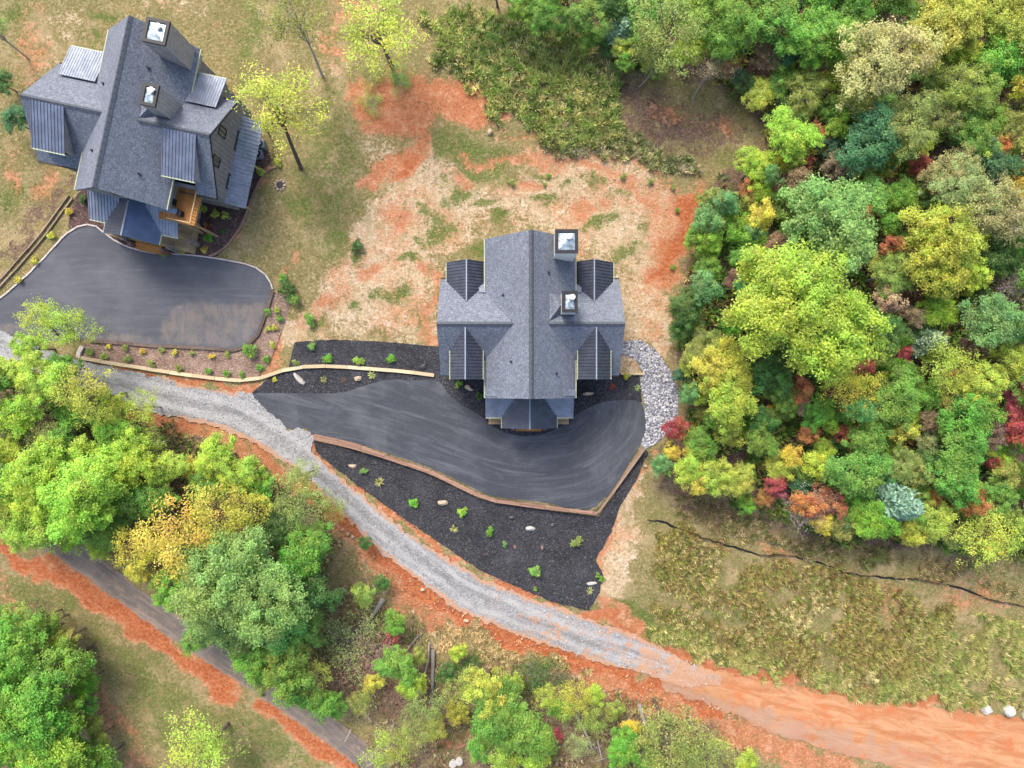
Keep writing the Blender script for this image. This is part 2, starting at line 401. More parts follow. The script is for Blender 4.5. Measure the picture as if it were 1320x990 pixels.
def m_stone(name, a, b, scale=4):
    t = NT(name); O = t.obj(); n = t.noise(O, scale, 6, .7); r = t.node('ShaderNodeObjectInfo').outputs['Random']
    c = t.mix(t.ramp(n, .3, .7), a, b); c = t.mix(t.ramp(t.noise(O, scale * 4, 3), .6, .72, 0, .6), c, tuple(x * .5 for x in a))
    t.bump(n, .5, .05); return t.done(c, .85, .25)

M = {}
M['ground'] = m_terrain()
M['asphalt'] = m_asphalt('drive_asphalt')
M['asphalt2'] = m_asphalt('worn_asphalt', (.085, .09, .105), (.17, .175, .19), dust=(.27, .215, .17), amount=.5)
M['asphalt3'] = m_asphalt('old_asphalt', (.14, .115, .1), (.30, .25, .21), dust=(.40, .27, .19), amount=.9)
M['gravel'] = m_gravel('crushed_stone')
M['dirt'] = m_dirtroad()
M['mulch_black'] = m_mulch('black_mulch', (.024, .024, .028), (.07, .07, .08), (.14, .135, .13))
M['mulch_brown'] = m_mulch('brown_mulch', (.065, .037, .034), (.15, .095, .085), (.3, .2, .16))
M['mulch_tan'] = m_mulch('tan_mulch', (.20, .125, .09), (.37, .26, .2), (.5, .4, .32))
M['shingle'] = m_shingle('slate_blue_shingle', (.105, .119, .148), (.235, .262, .315), (.43, .47, .53))
M['metal_dark'] = m_metalroof('charcoal_metal', (.085, .095, .125), .5)
M['metal_grey'] = m_metalroof('grey_metal', (.24, .265, .32), .55)
M['metal_skytint'] = m_metalroof('sky_tinted_metal', (.09, .135, .23), .45)  # blue of the reflected sky is put into this metal's colour
M['metal_pale_lit'] = m_metalroof('pale_lit_metal', (.25, .285, .35), .6)  # lit tone of sky-facing panels put into the colour; lean-to uses it too
M['trim'] = m_plain('cream_trim', (.48, .52, .36), .1)
M['ridge'] = m_plain('ridge_flashing', (.24, .28, .34), .1, rough=.5, metal=.3)
M['ridge_sh'] = m_plain('ridge_cap_shingle', (.085, .095, .115), .25, 8)
M['white'] = m_plain('white_paint', (.78, .77, .72), .06)
M['grey_board'] = m_siding('weathered_board', (.40, .37, .35))
M['siding'] = m_siding('grey_siding', (.27, .265, .265))
M['stonewall'] = m_stone('stone_veneer', (.16, .14, .125), (.42, .36, .31), 3)
M['black'] = m_plain('black_metal', (.014, .014, .018), .2, rough=.5)
M['pan'] = m_plain('bright_flashing', (.33, .41, .45), .55, 3.5, rough=.28, spec=.6, metal=.5)
M['glass'] = NT('window_glass').done((.05, .09, .09), .08, .8)
M['door'] = m_wood('door_wood', (.16, .08, .035), (.28, .15, .07))
M['deck'] = m_wood('orange_deck_board', (.42, .17, .04), (.62, .30, .09), (.6, 4, 4))
M['beam'] = m_wood('pale_beam', (.40, .27, .14), (.58, .42, .24), (1, 1, 1))
M['timber'] = m_wood('pink_timber', (.27, .15, .10), (.44, .28, .2), (.5, 6, 6))
M['timber_cream'] = m_wood('cream_timber', (.58, .45, .27), (.76, .62, .41), (.5, 5, 5))
M['rail0'] = m_wood('brown_timber', (.30, .19, .125), (.46, .33, .23), (.5, 5, 5))
M['timber_dark'] = m_wood('dark_timber', (.10, .07, .055), (.22, .16, .13), (.5, 5, 5))
M['concrete'] = m_stone('pale_concrete', (.42, .36, .32), (.66, .6, .56))
M['rock_tan'] = m_stone('tan_rock', (.40, .30, .20), (.58, .47, .34))
M['rock_white'] = m_stone('white_rock', (.40, .375, .335), (.60, .57, .52))
M['rock_grey'] = m_stone('grey_rock', (.07, .07, .075), (.15, .15, .155))
M['rock_red'] = m_stone('red_rock', (.16, .085, .075), (.32, .2, .17))
M['bark'] = m_wood('bark', (.11, .085, .065), (.24, .2, .16), (3, 3, .6))
M['bark_pale'] = m_wood('pale_bark', (.36, .32, .27), (.6, .56, .5), (3, 3, .6))
M['bark_dead'] = m_wood('dead_wood', (.30, .25, .22), (.5, .45, .41), (3, 3, .6))
M['leaf'] = m_leaf(); M['blades'] = m_blades()
M['fabric'] = m_plain('black_fabric', (.018, .019, .023), .5, 6, rough=.6)

# ------------------------------------------------------------------ terrain
ROAD_TOP = [(-60, 405), (0, 428), (60, 450), (100, 465), (150, 474), (210, 487), (250, 497), (300, 505), (325, 508), (340, 525), (370, 552), (393, 553), (404, 562),
            (403, 578), (430, 608), (470, 640), (520, 682), (570, 716), (620, 745), (680, 770), (740, 790), (800, 812), (860, 838), (900, 858), (932, 874)]
ROAD_BOT = [(928, 885), (880, 885), (820, 866), (760, 850), (700, 830), (640, 808), (590, 785), (540, 748), (480, 702), (440, 662), (400, 622), (370, 597), (330, 572),
            (290, 553), (240, 540), (190, 530), (150, 515), (110, 500), (60, 485), (0, 460), (-60, 440)]
ROAD_MID = [(-60, 422), (60, 468), (150, 495), (240, 517), (310, 535), (370, 573), (415, 612), (475, 668), (555, 730), (605, 765), (690, 800), (780, 833), (860, 860), (930, 880)]
DIRT = [(850, 846), (900, 855), (960, 872), (1020, 886), (1100, 899), (1180, 909), (1250, 918), (1330, 926), (1460, 938), (1460, 1060), (1330, 1035), (1200, 1003), (1100, 976), (1000, 945), (930, 915), (850, 884)]
DIRT_MID = [(850, 866), (930, 892), (1010, 915), (1100, 936), (1200, 956), (1330, 980), (1460, 1000)]
LDRIVE = [(-60, 425), (-30, 404), (0, 386), (30, 361), (60, 331), (85, 304), (105, 292), (125, 293), (145, 309), (170, 321), (200, 328), (235, 329), (270, 333), (300, 338), (330, 346), (345, 358),
          (350, 375), (342, 405), (333, 430), (313, 450), (250, 447), (190, 444), (140, 440), (110, 438), (60, 440), (20, 432), (-60, 425)][:-1]
LROAD_MID = [(-60, 640), (20, 672), (85, 707), (128, 738), (168, 768), (208, 796), (250, 824), (310, 864), (370, 902), (420, 936), (465, 972), (520, 1020), (600, 1090)]
FOREST = [(640, -80), (660, 10), (700, 45), (760, 70), (820, 90), (880, 100), (960, 130), (990, 160), (950, 210), (915, 240), (900, 290), (880, 370), (870, 430), (885, 480), (880, 540), (845, 590),
          (860, 615), (930, 640), (1000, 665), (1060, 690), (1150, 700), (1260, 715), (1330, 720), (1460, 740), (1460, -80)]
LOWWOOD = [(-60, 480), (60, 500), (160, 530), (250, 560), (340, 600), (400, 640), (440, 680), (420, 740), (420, 800), (430, 880), (370, 900), (300, 850), (200, 760), (120, 710), (40, 690), (-60, 660)]
BOTWOOD = [(400, 760), (480, 745), (540, 800), (560, 840), (650, 850), (780, 880), (900, 940), (960, 970), (990, 1040), (480, 1040), (460, 930), (410, 860)]
BLWOOD = [(-60, 790), (60, 800), (110, 850), (115, 930), (140, 960), (150, 1040), (-60, 1040)]

ZONES = [  # channel, kind, points, width or softness (px), strength
    ('litter', 'poly', FOREST, 14, 1), ('litter', 'poly', LOWWOOD, 14, .8), ('litter', 'poly', BOTWOOD, 16, .62), ('litter', 'poly', BLWOOD, 16, .9),
    ('litter', 'poly', [(760, 100), (860, 110), (975, 150), (960, 190), (910, 215), (840, 200), (760, 150)], 20, .8),
    ('litter', 'poly', [(-30, 380), (60, 295), (110, 240), (85, 230), (20, 300), (-30, 350)], 8, .75),
    ('litter', 'poly', [(860, 600), (960, 640), (1080, 690), (1250, 720), (1250, 740), (1080, 715), (950, 690), (840, 640)], 14, .7),
    ('litter', 'blob', [(470, 850, 60, 55)], 20, .8), ('litter', 'blob', [(55, 780, 26, 24), (110, 905, 20, 40)], 16, .7),
    # yard behind the middle house: straw over clay
    ('straw', 'poly', [(470, 175), (560, 190), (640, 235), (700, 175), (800, 195), (890, 235), (905, 260), (880, 400), (870, 470), (840, 440), (800, 440), (800, 350), (640, 300), (570, 330), (565, 445), (430, 440), (372, 440), (345, 475), (360, 420), (430, 330), (480, 260)], 26, .95),
    ('straw', 'poly', [(355, 475), (345, 440), (400, 380), (470, 280), (505, 230), (530, 250), (480, 330), (430, 390), (400, 440)], 8, 1.1),
    ('straw', 'poly', [(832, 590), (845, 605), (832, 650), (835, 700), (805, 790), (770, 800), (772, 720), (800, 650)], 8, .9),
    ('clay', 'line', [(838, 592), (812, 645), (792, 690), (778, 735), (782, 780)], 9, .75),
    ('straw', 'poly', [(800, 375), (870, 380), (872, 440), (850, 460), (800, 440)], 6, 1.2), ('straw', 'poly', [(795, 458), (822, 460), (826, 482), (795, 482)], 4, 1.2),
    ('straw', 'line', [(590, 800), (680, 830), (760, 870), (800, 880)], 18, .7), ('straw', 'line', [(560, 820), (640, 845), (720, 870)], 16, .6),
    ('straw', 'blob', [(1200, 880, 18, 20), (175, 830, 8, 14), (620, 180, 60, 14), (60, 60, 28, 60), (95, 30, 40, 30), (430, 70, 30, 50), (450, 160, 16, 60), (220, 15, 60, 20)], 16, .55),
    # bare clay
    ('clay', 'poly', [(455, 105), (520, 80), (560, 95), (600, 100), (640, 130), (630, 165), (560, 160), (545, 200), (520, 235), (495, 245), (490, 215), (520, 180), (470, 175)], 10, .95),
    ('clay', 'poly', [(515, 195), (545, 200), (530, 225), (505, 240), (490, 240)], 6, 1.1),
    ('clay', 'poly', [(640, 170), (700, 165), (760, 185), (830, 200), (900, 235), (912, 262), (895, 330), (880, 400), (855, 370), (820, 370), (850, 290), (850, 240), (780, 210), (700, 205)], 18, .8),
    ('clay', 'poly', [(870, 240), (910, 235), (912, 270), (890, 340), (870, 380), (830, 370), (855, 330), (868, 290)], 9, 1.15),
    ('clay', 'blob', [(580, 400, 14, 34), (560, 385, 10, 20), (640, 105, 30, 20), (700, 150, 22, 10), (870, 145, 40, 18), (930, 165, 26, 16), (295, 300, 24, 28), (335, 220, 16, 40), (285, 235, 16, 30), (50, 65, 30, 60), (440, 60, 22, 46), (460, 15, 30, 20), (20, 225, 18, 40), (60, 245, 18, 26), (485, 140, 26, 20)], 14, .62),
    ('clay', 'line', [(110, 480), (180, 484), (250, 494), (310, 499)], 7, 1.0), ('clay', 'poly', [(215, 486), (330, 491), (350, 480), (360, 440), (376, 445), (372, 476), (330, 502), (300, 506), (240, 498)], 5, 1.0),
    ('clay', 'line', [(150, 512), (220, 542), (290, 556), (340, 585), (370, 612), (352, 625)], 13, 1.0), ('clay', 'line', [(220, 552), (290, 575), (350, 620)], 12, .8),
    ('clay', 'line', [(390, 625), (440, 672), (490, 722), (545, 765), (600, 798), (680, 825), (760, 858), (840, 882), (930, 915)], 15, 1.2),
    ('clay', 'line', [(425, 675), (470, 720), (520, 770), (560, 800)], 15, .85), ('clay', 'line', [(760, 868), (840, 905), (920, 940), (1020, 975), (1100, 1000)], 24, .85),
    ('clay', 'line', [(405, 565), (404, 580), (440, 612), (480, 640), (530, 680), (580, 715), (640, 750), (700, 775), (760, 795)], 8, 1.0),
    ('clay', 'line', [(755, 790), (800, 806), (870, 835), (950, 868), (1040, 884), (1150, 902), (1260, 916)], 12, 1.05), ('clay', 'poly', [(770, 790), (775, 740), (800, 770), (830, 810), (790, 810)], 6, .8),
    ('clay', 'blob', [(1150, 775, 20, 12), (1250, 778, 50, 26), (1010, 708, 40, 10), (1215, 750, 50, 10), (870, 828, 16, 10), (920, 700, 30, 20)], 14, .6),
    ('clay', 'line', [(0, 708), (50, 722), (110, 764), (165, 802), (215, 834), (270, 868), (292, 886)], 15, 1.2), ('clay', 'line', [(-60, 690), (0, 708), (50, 722)], 9, 1.1),
    ('clay', 'line', [(345, 908), (385, 942), (430, 972), (475, 1010)], 13, 1.2), ('clay', 'line', [(120, 890), (150, 930), (175, 970), (185, 1000)], 15, .62),
    ('clay', 'blob', [(5, 785, 20, 24), (0, 750, 8, 20), (165, 925, 14, 12), (590, 945, 26, 20), (545, 905, 14, 10), (160, 720, 14, 14), (290, 890, 30, 12)], 12, .65),
    # grass
    ('green', 'poly', [(375, 120), (460, 100), (480, 180), (480, 240), (440, 330), (410, 340), (390, 260), (385, 200)], 16, .58),
    ('green', 'poly', [(538, 170), (600, 165), (660, 180), (662, 205), (640, 235), (590, 222), (550, 212)], 9, .72),
    ('green', 'blob', [(600, 185, 40, 20), (640, 200, 30, 18), (330, 30, 20, 40), (315, 60, 12, 30), (430, 310, 24, 26), (460, 325, 16, 14), (755, 240, 30, 10), (780, 258, 12, 10), (840, 292, 18, 22), (720, 240, 14, 10), (15, 260, 20, 40), (30, 240, 16, 20), (320, 240, 26, 30), (380, 270, 20, 30), (130, 20, 30, 16), (125, 55, 14, 12), (20, 20, 40, 14), (690, 340, 20, 10), (540, 300, 14, 10), (550, 265, 30, 12), (620, 270, 30, 10)], 10, .75),
    ('green', 'poly', [(800, 790), (850, 700), (840, 650), (870, 660), (1000, 720), (1180, 750), (1240, 800), (1320, 790), (1400, 800), (1400, 920), (1320, 915), (1250, 905), (1120, 890), (1010, 878), (900, 840)], 14, .42),
    ('green', 'line', [(800, 780), (860, 820), (940, 850), (1000, 865), (1080, 880), (1180, 895), (1260, 895)], 16, .85),
    ('green', 'poly', [(0, 730), (60, 740), (150, 815), (260, 885), (340, 910), (440, 1000), (220, 1000), (170, 900), (90, 800), (0, 790)], 14, .62),
    ('green', 'line', [(820, 900), (880, 925), (940, 950)], 6, .8), ('green', 'blob', [(405, 420, 14, 14), (370, 385, 10, 8), (430, 880, 30, 20), (480, 1000, 30, 20)], 10, .7),
    ('green', 'blob', [(560, 285, 36, 22), (610, 320, 26, 16), (590, 250, 40, 16), (700, 262, 30, 12), (525, 330, 26, 14), (770, 290, 22, 14), (815, 320, 20, 12), (740, 205, 30, 10), (650, 290, 24, 10), (500, 380, 24, 12), (455, 400, 20, 10), (540, 410, 14, 16), (800, 250, 20, 10), (690, 220, 30, 8)], 10, .78),
    ('clay', 'line', [(600, 200), (690, 205), (770, 225), (850, 262)], 9, .7), ('clay', 'line', [(470, 240), (500, 210), (545, 180)], 12, .9), ('clay', 'line', [(560, 360), (545, 420), (560, 445)], 9, .7), ('clay', 'line', [(385, 330), (350, 420), (340, 470)], 7, .55), ('clay', 'blob', [(600, 232, 30, 14), (505, 285, 26, 18), (480, 345, 28, 16), (640, 150, 26, 16), (415, 390, 20, 22), (800, 800, 30, 10), (760, 270, 30, 14), (545, 350, 22, 26), (680, 240, 30, 12)], 14, .8),
]

def build_terrain():
    def axis(half, step, far):
        a = list(np.arange(-half, half + 1e-6, step)); b = half; s = step
        while b < far:
            s *= 1.35; b += s; a.append(b); a.insert(0, -b)
        return np.array(a)
    X = axis(58, .24, 900); Y = axis(44, .24, 900)
    gx, gy = np.meshgrid(X, Y); x = gx.ravel(); y = gy.ravel(); z = hz(x, y)
    core = (np.abs(x) < 62) & (np.abs(y) < 48)
    px = 660 + x * FPX / (CAM_H - z); py = 495 - y * FPX / (CAM_H - z)
    wob = (fbm(x * .3, y * .3, 21, 5) - .5) * 58
    wx = px + wob; wy = py + (fbm(x * .3, y * .3, 47, 5) - .5) * 58
    ch = {k: np.zeros(x.shape) for k in ('clay', 'straw', 'green', 'litter')}
    ch['litter'][~core] = .9
    cx, cy = wx[core], wy[core]; sub = {k: np.zeros(cx.shape) for k in ch}
    for c, kind, pts, soft, st in ZONES:
        if kind == 'poly': m = smooth(-soft * 1.7, soft * 1.9, sdf(cx, cy, pts))
        elif kind == 'line': d, _, _ = seg_dist(cx, cy, pts, False); m = smooth(soft * 1.6, soft * .3, d)
        else:
            m = np.zeros(cx.shape)
            for a, b, rx, ry in pts: m = np.maximum(m, smooth(1.6, .15, np.hypot((cx - a) / rx, (cy - b) / ry)))
        sub[c] = np.maximum(sub[c], m * st)
    for k in ch: ch[k][core] = sub[k]
    # small ruts and clods in the bare clay
    z = z - ch['clay'] * fbm(x * 1.6, y * 1.6, 5, 3) * .12 * core
    nx, ny = len(X), len(Y); i = np.arange(nx * ny).reshape(ny, nx)
    F = np.stack([i[:-1, :-1], i[:-1, 1:], i[1:, 1:], i[1:, :-1]], -1).reshape(-1, 4)
    me = mesh_np('terrain', np.stack([x, y, z], 1), F, True)
    for k in ch: fattr(me, k, ch[k])
    o = link('terrain', me, M['ground']); tag(o, 'uneven ground of dry grass, straw and red clay', kind='structure')
    return X, Y, ch, nx, ny
TX, TY, TCH, TNX, TNY = build_terrain()
def zone_at(x, y, k):
    i = np.clip(np.searchsorted(TX, x), 0, TNX - 1); j = np.clip(np.searchsorted(TY, y), 0, TNY - 1)
    return TCH[k].reshape(TNY, TNX)[j, i]

# sheets laid over the ground: roads, drives, beds
def sheet(name, px_poly, mat, lift, label, mid=None, cell=.16, rag=.12, curve=True, attrs=None, midw=4.0):
    poly = GP(catmull(px_poly, 4, True) if curve else px_poly)
    A = np.array(poly); x0, y0 = A.min(0) - .5; x1, y1 = A.max(0) + .5
    X = np.arange(x0, x1, cell); Y = np.arange(y0, y1, cell); gx, gy = np.meshgrid(X, Y); x = gx.ravel().copy(); y = gy.ravel().copy()
    def f(x, y): return sdf(x, y, poly) + (fbm(x * 2.3, y * 2.3, 31, 5) - .5) * 2 * rag + (fbm(x * .5, y * .5, 35, 2) - .5) * rag
    s = f(x, y); nx, ny = len(X), len(Y); idx = np.arange(nx * ny).reshape(ny, nx)
    F = np.stack([idx[:-1, :-1], idx[:-1, 1:], idx[1:, 1:], idx[1:, :-1]], -1).reshape(-1, 4)
    cen = s[F].mean(1); F = F[cen > 0]
    used = np.unique(F); e = .02
    near = used[np.abs(s[used]) < cell * 1.2]
    gxn = (f(x[near] + e, y[near]) - f(x[near] - e, y[near])) / (2 * e); gyn = (f(x[near], y[near] + e) - f(x[near], y[near] - e)) / (2 * e)
    g2 = gxn ** 2 + gyn ** 2 + 1e-6; cnt = np.bincount(F.ravel(), minlength=nx * ny)[near]
    mv = np.where(cnt < 4, 1.0, 0.0) * np.clip(-s[near] / g2, -cell, cell) * .9
    x[near] += gxn * mv; y[near] += gyn * mv
    re = np.full(nx * ny, -1); re[used] = np.arange(len(used)); F = re[F]; x, y = x[used], y[used]
    me = mesh_np(name, np.stack([x, y, hz(x, y) + lift], 1), F, True)
    if mid:
        d, arc, side = seg_dist(x, y, GP(catmull(mid, 5)), False); fattr(me, 'across', d * side); fattr(me, 'along', arc)
    for k, fn in (attrs or {}).items():
        z = hz(x, y); fattr(me, k, fn(660 + x * FPX / (CAM_H - z), 495 - y * FPX / (CAM_H - z)))
    o = link(name, me, mat); tag(o, label, kind='structure'); return o

CDRIVE_MID = [(300, 505), (400, 535), (500, 560), (580, 590), (660, 615), (740, 610), (790, 580), (815, 545), (820, 500)]
sheet('asphalt_driveway', DRIVE_PX, M['asphalt'], .055, 'dark asphalt drive with pale tyre swirls curving below the middle house', CDRIVE_MID, rag=.05)
sheet('asphalt_driveway', LDRIVE, M['asphalt2'], .055, 'grey asphalt parking apron with dusty patch beside the tilted house', [(-60, 400), (100, 385), (200, 385), (360, 390)], rag=.06,
      attrs={'dust': lambda a, b: np.maximum(np.maximum(smooth(-14, 14, sdf(a, b, [(205, 420), (222, 398), (250, 388), (300, 390), (345, 385), (338, 420), (312, 448), (240, 446), (200, 440)])), .8 * smooth(-8, 8, sdf(a, b, [(110, 428), (160, 426), (200, 436), (200, 446), (110, 442)]))), .75 * smooth(-14, 14, sdf(a, b, [(-60, 410), (30, 415), (60, 450), (-60, 440)])))})
sheet('gravel_road', ROAD_TOP + ROAD_BOT, M['gravel'], .085, 'pale crushed stone lane curving diagonally past both drives', ROAD_MID, rag=.42, curve=False,
      attrs={'clayin': lambda a, b: np.maximum(.42 * smooth(560, 700, a) * smooth(1000, 800, a) + .75 * smooth(780, 930, a), .8 * smooth(10, 1, sdf(a, b, ROAD_TOP + ROAD_BOT)) * smooth(150, 260, a) * smooth(10, 26, -sdf(a, b, DRIVE_PX)))})
sheet('dirt_road', DIRT, M['dirt'], .04, 'rutted orange clay road carrying on from the gravel lane', DIRT_MID, rag=.5, curve=False, attrs={'clayin': lambda a, b: smooth(1320, 1060, a)})
_lr = LROAD_MID; LPOLY = [(a + 8, b - 13) for a, b in _lr] + [(a - 8, b + 13) for a, b in _lr[::-1]]
sheet('lower_road', LPOLY, M['asphalt3'], .05, 'narrow old grey asphalt road below the trees', LROAD_MID, rag=.3, curve=False, attrs={'dust': lambda a, b: .5 + .4 * smooth(6, 0, sdf(a, b, LPOLY))})
sheet('black_mulch_bed', [(405, 567), (450, 578), (500, 593), (560, 614), (615, 642), (640, 649), (700, 657), (772, 666), (800, 625), (832, 580), (838, 583), (822, 615), (800, 652), (786, 690), (768, 722), (778, 742), (773, 765), (758, 787), (720, 778), (680, 762), (620, 736), (570, 702), (520, 668), (470, 632), (430, 602), (406, 582)],
      M['mulch_black'], .03, 'wide black mulch bed sloping below the timber wall', rag=.12, curve=False)
sheet('black_mulch_bed', [(380, 441), (430, 438), (500, 441), (566, 447), (572, 470), (568, 494), (540, 492), (500, 492), (470, 499), (440, 508), (380, 509), (322, 509), (350, 484), (372, 476)],
      M['mulch_black'], .035, 'black mulch bed split by a curved cream timber edge', rag=.08, curve=False)
sheet('black_mulch_bed', [(563, 478), (562, 495), (578, 512), (598, 527), (623, 542), (646, 558), (675, 565), (707, 560), (732, 547), (752, 532), (775, 521), (800, 518), (828, 519), (824, 484), (800, 483), (790, 470), (580, 470)],
      M['mulch_black'], .03, 'black mulch bed hugging the front of the middle house', rag=.05, curve=False)
sheet('brown_mulch_bed', [(100, 250), (88, 292), (105, 292), (125, 294), (145, 311), (170, 323), (200, 329), (235, 330), (270, 334), (288, 322), (312, 290), (328, 250), (340, 218), (350, 205), (335, 180), (318, 170), (290, 190), (200, 200), (130, 230)],
      M['mulch_brown'], .03, 'dark brown mulch bed around the tilted house porch', rag=.08)
sheet('tan_mulch_bed', [(108, 442), (140, 442), (190, 446), (250, 449), (314, 453), (335, 432), (345, 405), (353, 376), (372, 366), (374, 395), (362, 430), (348, 465), (330, 489), (300, 490), (250, 484), (200, 477), (150, 470), (108, 463)],
      M['mulch_tan'], .03, 'pale brown planted strip below the parking apron', rag=.12, curve=False)

# ------------------------------------------------------------------ houses
def ribbed(a, b, c, d, t=.06, pitch=.28, rib=.06, h=.05):
    """metal panel: a-b lower edge, d-c upper edge, ribs run up the slope"""
    mb = MB(); mb.slab(a, b, c, d, t); a, b, c, d = map(Vector, (a, b, c, d)); n = (b - a).cross(d - a).normalized()
    k = max(2, int((b - a).length / pitch))
    for i in range(k + 1):
        f = min(max(i / k, .01), .99); p = a.lerp(b, f); q = d.lerp(c, f); mb.bar(p + n * h * .5, q + n * h * .5, rib, h, n)
    return mb

def gable_wall(mb, axis, at, c, hw, z0, ze, zr, t=.2, sgn=1):
    """pentagon wall; axis 'u': wall plane at u=at spanning v"""
    prof = [(c - hw, z0), (c + hw, z0), (c + hw, ze), (c, zr), (c - hw, ze)]
    vs = []
    for off in (0, -t * sgn):
        for s, z in prof: vs.append((at + off, s, z) if axis == 'u' else (s, at + off, z))
    mb.add(vs, [(0, 1, 2, 3, 4), (9, 8, 7, 6, 5)] + [(i, (i + 1) % 5, 5 + (i + 1) % 5, 5 + i)[::-1] for i in range(5)])

def window(parent, face, at, s, z, w, h, t=.06):
    """face '+u','-u','+v','-v'"""
    ax, sg = face[1], 1 if face[0] == '+' else -1
    def bx(mb, s0, s1, z0, z1, d0, d1):
        lo, hi = sorted((at + sg * d0, at + sg * d1))
        mb.box(lo, hi, s0, s1, z0, z1) if ax == 'u' else mb.box(s0, s1, lo, hi, z0, z1)
    fr = MB(); b = .09
    bx(fr, s - w / 2 - b, s - w / 2, z - b, z + h + b, -.02, t); bx(fr, s + w / 2, s + w / 2 + b, z - b, z + h + b, -.02, t)
    bx(fr, s - w / 2, s + w / 2, z - b, z, -.02, t + .01); bx(fr, s - w / 2, s + w / 2, z + h, z + h + b, -.02, t + .01)
    bx(fr, s - .025, s + .025, z, z + h, .0, t - .01)
    f = fr.build('window', M['black'], parent); g = MB(); bx(g, s - w / 2, s + w / 2, z, z + h, -.01, .02); g.build('pane', M['glass'], f)

def house(label, loc, rz, v):
    H = empty('house', loc, rz); tag(H, label, 'house')
    hw, e, r = 4.04, 6.16, 10.2                     # main gable: half width, eave, ridge
    vf, vb = -6.39, 7.76
    wl, wr, wh, we, wrz = v['wl'], v['wr'], 4.36, 5.0, 8.7
    sh, metal, metal2 = M['shingle'], v['metal'], v['metal2']
    # roofs ------------------------------------------------
    MB().slab((-hw, vb, e), (-hw, vf, e), (0, vf, r), (0, vb, r), .22).build('roof_slope', sh, H)
    MB().slab((hw, vf, e), (hw, vb, e), (0, vb, r), (0, vf, r), .22).build('roof_slope', sh, H)
    mb = MB(); n = 24
    for i in range(n):
        a = vf + (vb - vf) * i / n; b = vf + (vb - vf) * (i + .96) / n
        mb.add([(-.22, a, r - .17), (0, a, r + .06), (.22, a, r - .17), (-.22, b, r - .17), (0, b, r + .03), (.22, b, r - .17)], [(0, 1, 4, 3), (1, 2, 5, 4), (0, 2, 1), (3, 4, 5), (0, 3, 5, 2)])
    mb.build('ridge_cap', M['ridge_sh'], H)
    for s0, s1, endu in ((wl, -.8, wl), (.8, wr, wr)):
        if v['kind'] == 'shed' and s0 > 0:
            zc = we + (wh - 3.55) * (wrz - we) / wh
            MB().slab((s0, -3.55, zc), (s1, -3.55, zc), (s1, 0, wrz), (s0, 0, wrz), .22).build('roof_slope', sh, H)
            MB().slab((5.75, -wh, we), (s1, -wh, we), (s1, -3.552, zc), (5.75, -3.552, zc), .22).build('roof_slope', sh, H)
        else: MB().slab((s0, -wh, we), (s1, -wh, we), (s1, 0, wrz), (s0, 0, wrz), .22).build('roof_slope', sh, H)
        MB().slab((s1, wh, we), (s0, wh, we), (s0, 0, wrz), (s1, 0, wrz), .22).build('roof_slope', sh, H)
        mb = MB(); a, b = (s0, -1.3) if s0 < 0 else (1.3, s1); n = 12
        for i in range(n):
            p = a + (b - a) * i / n; q = a + (b - a) * (i + .95) / n
            mb.add([(p, -.2, wrz - .12), (p, 0, wrz + .06), (p, .2, wrz - .12), (q, -.2, wrz - .12), (q, 0, wrz + .03), (q, .2, wrz - .12)], [(0, 3, 4, 1), (1, 4, 5, 2), (0, 1, 2), (3, 5, 4), (0, 2, 5, 3)])
        mb.build('ridge_cap', M['ridge_sh'], H)
    # eave trim
    for s in (-1, 1): MB().box(min(s * (hw + .01), s * (hw + .08)), max(s * (hw + .01), s * (hw + .08)), vf, vb, e - .2, e - .02).build('gutter', M['trim'], H)
    for s in (-1, 1):
        y = s * (wh + .06); MB().box(wl, -hw - .13, y - .05, y + .05, we - .2, we - .02).build('gutter', M['black'], H); MB().box(hw + .13, wr, y - .05, y + .05, we - .2, we - .02).build('gutter', M['black'], H)
    # walls ------------------------------------------------
    base = v['base']; ov = .42
    w = MB(); gable_wall(w, 'v', vf + ov, 0, hw - ov, base, e + .0, r - .42, .25, -1); gable_wall(w, 'v', vb - ov, 0, hw - ov, base, e, r - .42, .25, 1)
    w.box(-hw + ov, -hw + ov + .25, vf + ov + .25, vb - ov - .25, base, e + .1); w.box(hw - ov - .25, hw - ov, vf + ov + .25, vb - ov - .25, base, e + .1)
    w.build('main_wall', v['wall'], H)
    for s, x in ((-1, wl + ov), (1, wr - ov)):
        w = MB(); gable_wall(w, 'u', x, 0, wh - ov, base, we, wrz - .42, .25, s)
        for y in (-wh + ov, wh - ov - .25): w.box(min(x - s * .25, s * (hw - ov)), max(x - s * .25, s * (hw - ov)), y, y + .25, base, we + .1)
        w.build('wing_wall', v['wall'], H)
    f = MB(); f.box(-hw + ov - .08, hw - ov + .08, vf + ov - .08, vb - ov + .08, base - .6, .35); f.box(wl + ov - .08, wr - ov + .08, -wh + ov - .08, wh - ov + .08, base - .6, .34); f.build('foundation', M['stonewall'], H)
    for face, x in (('-u', wl + ov), ('+u', wr - ov)):
        for s, z, ww, hh in ((-1.3, 5.0, .7, 1.3), (1.3, 5.0, .7, 1.3), (-2.2, 1.2, 1.2, 1.5), (1.6, 1.2, 1.6, 1.5)): window(H, face, x, s, z, ww, hh)
    for s in (-2.2, 0, 2.2): window(H, '+v', vb - ov, s, 1.0, 1.5, 2.0)
    window(H, '+v', vb - ov, 0, 5.6, 1.6, 1.8); window(H, '-v', vf + ov, 0, 6.0, 1.5, 1.6)
    d = MB(); d.box(-.55, .55, vf + ov - .09, vf + ov - .005, .42, 2.6); dr = d.build('door', M['door'], H); MB().box(.38, .44, vf + ov - .15, vf + ov - .095, 1.35, 1.6).build('handle', M['black'], dr)
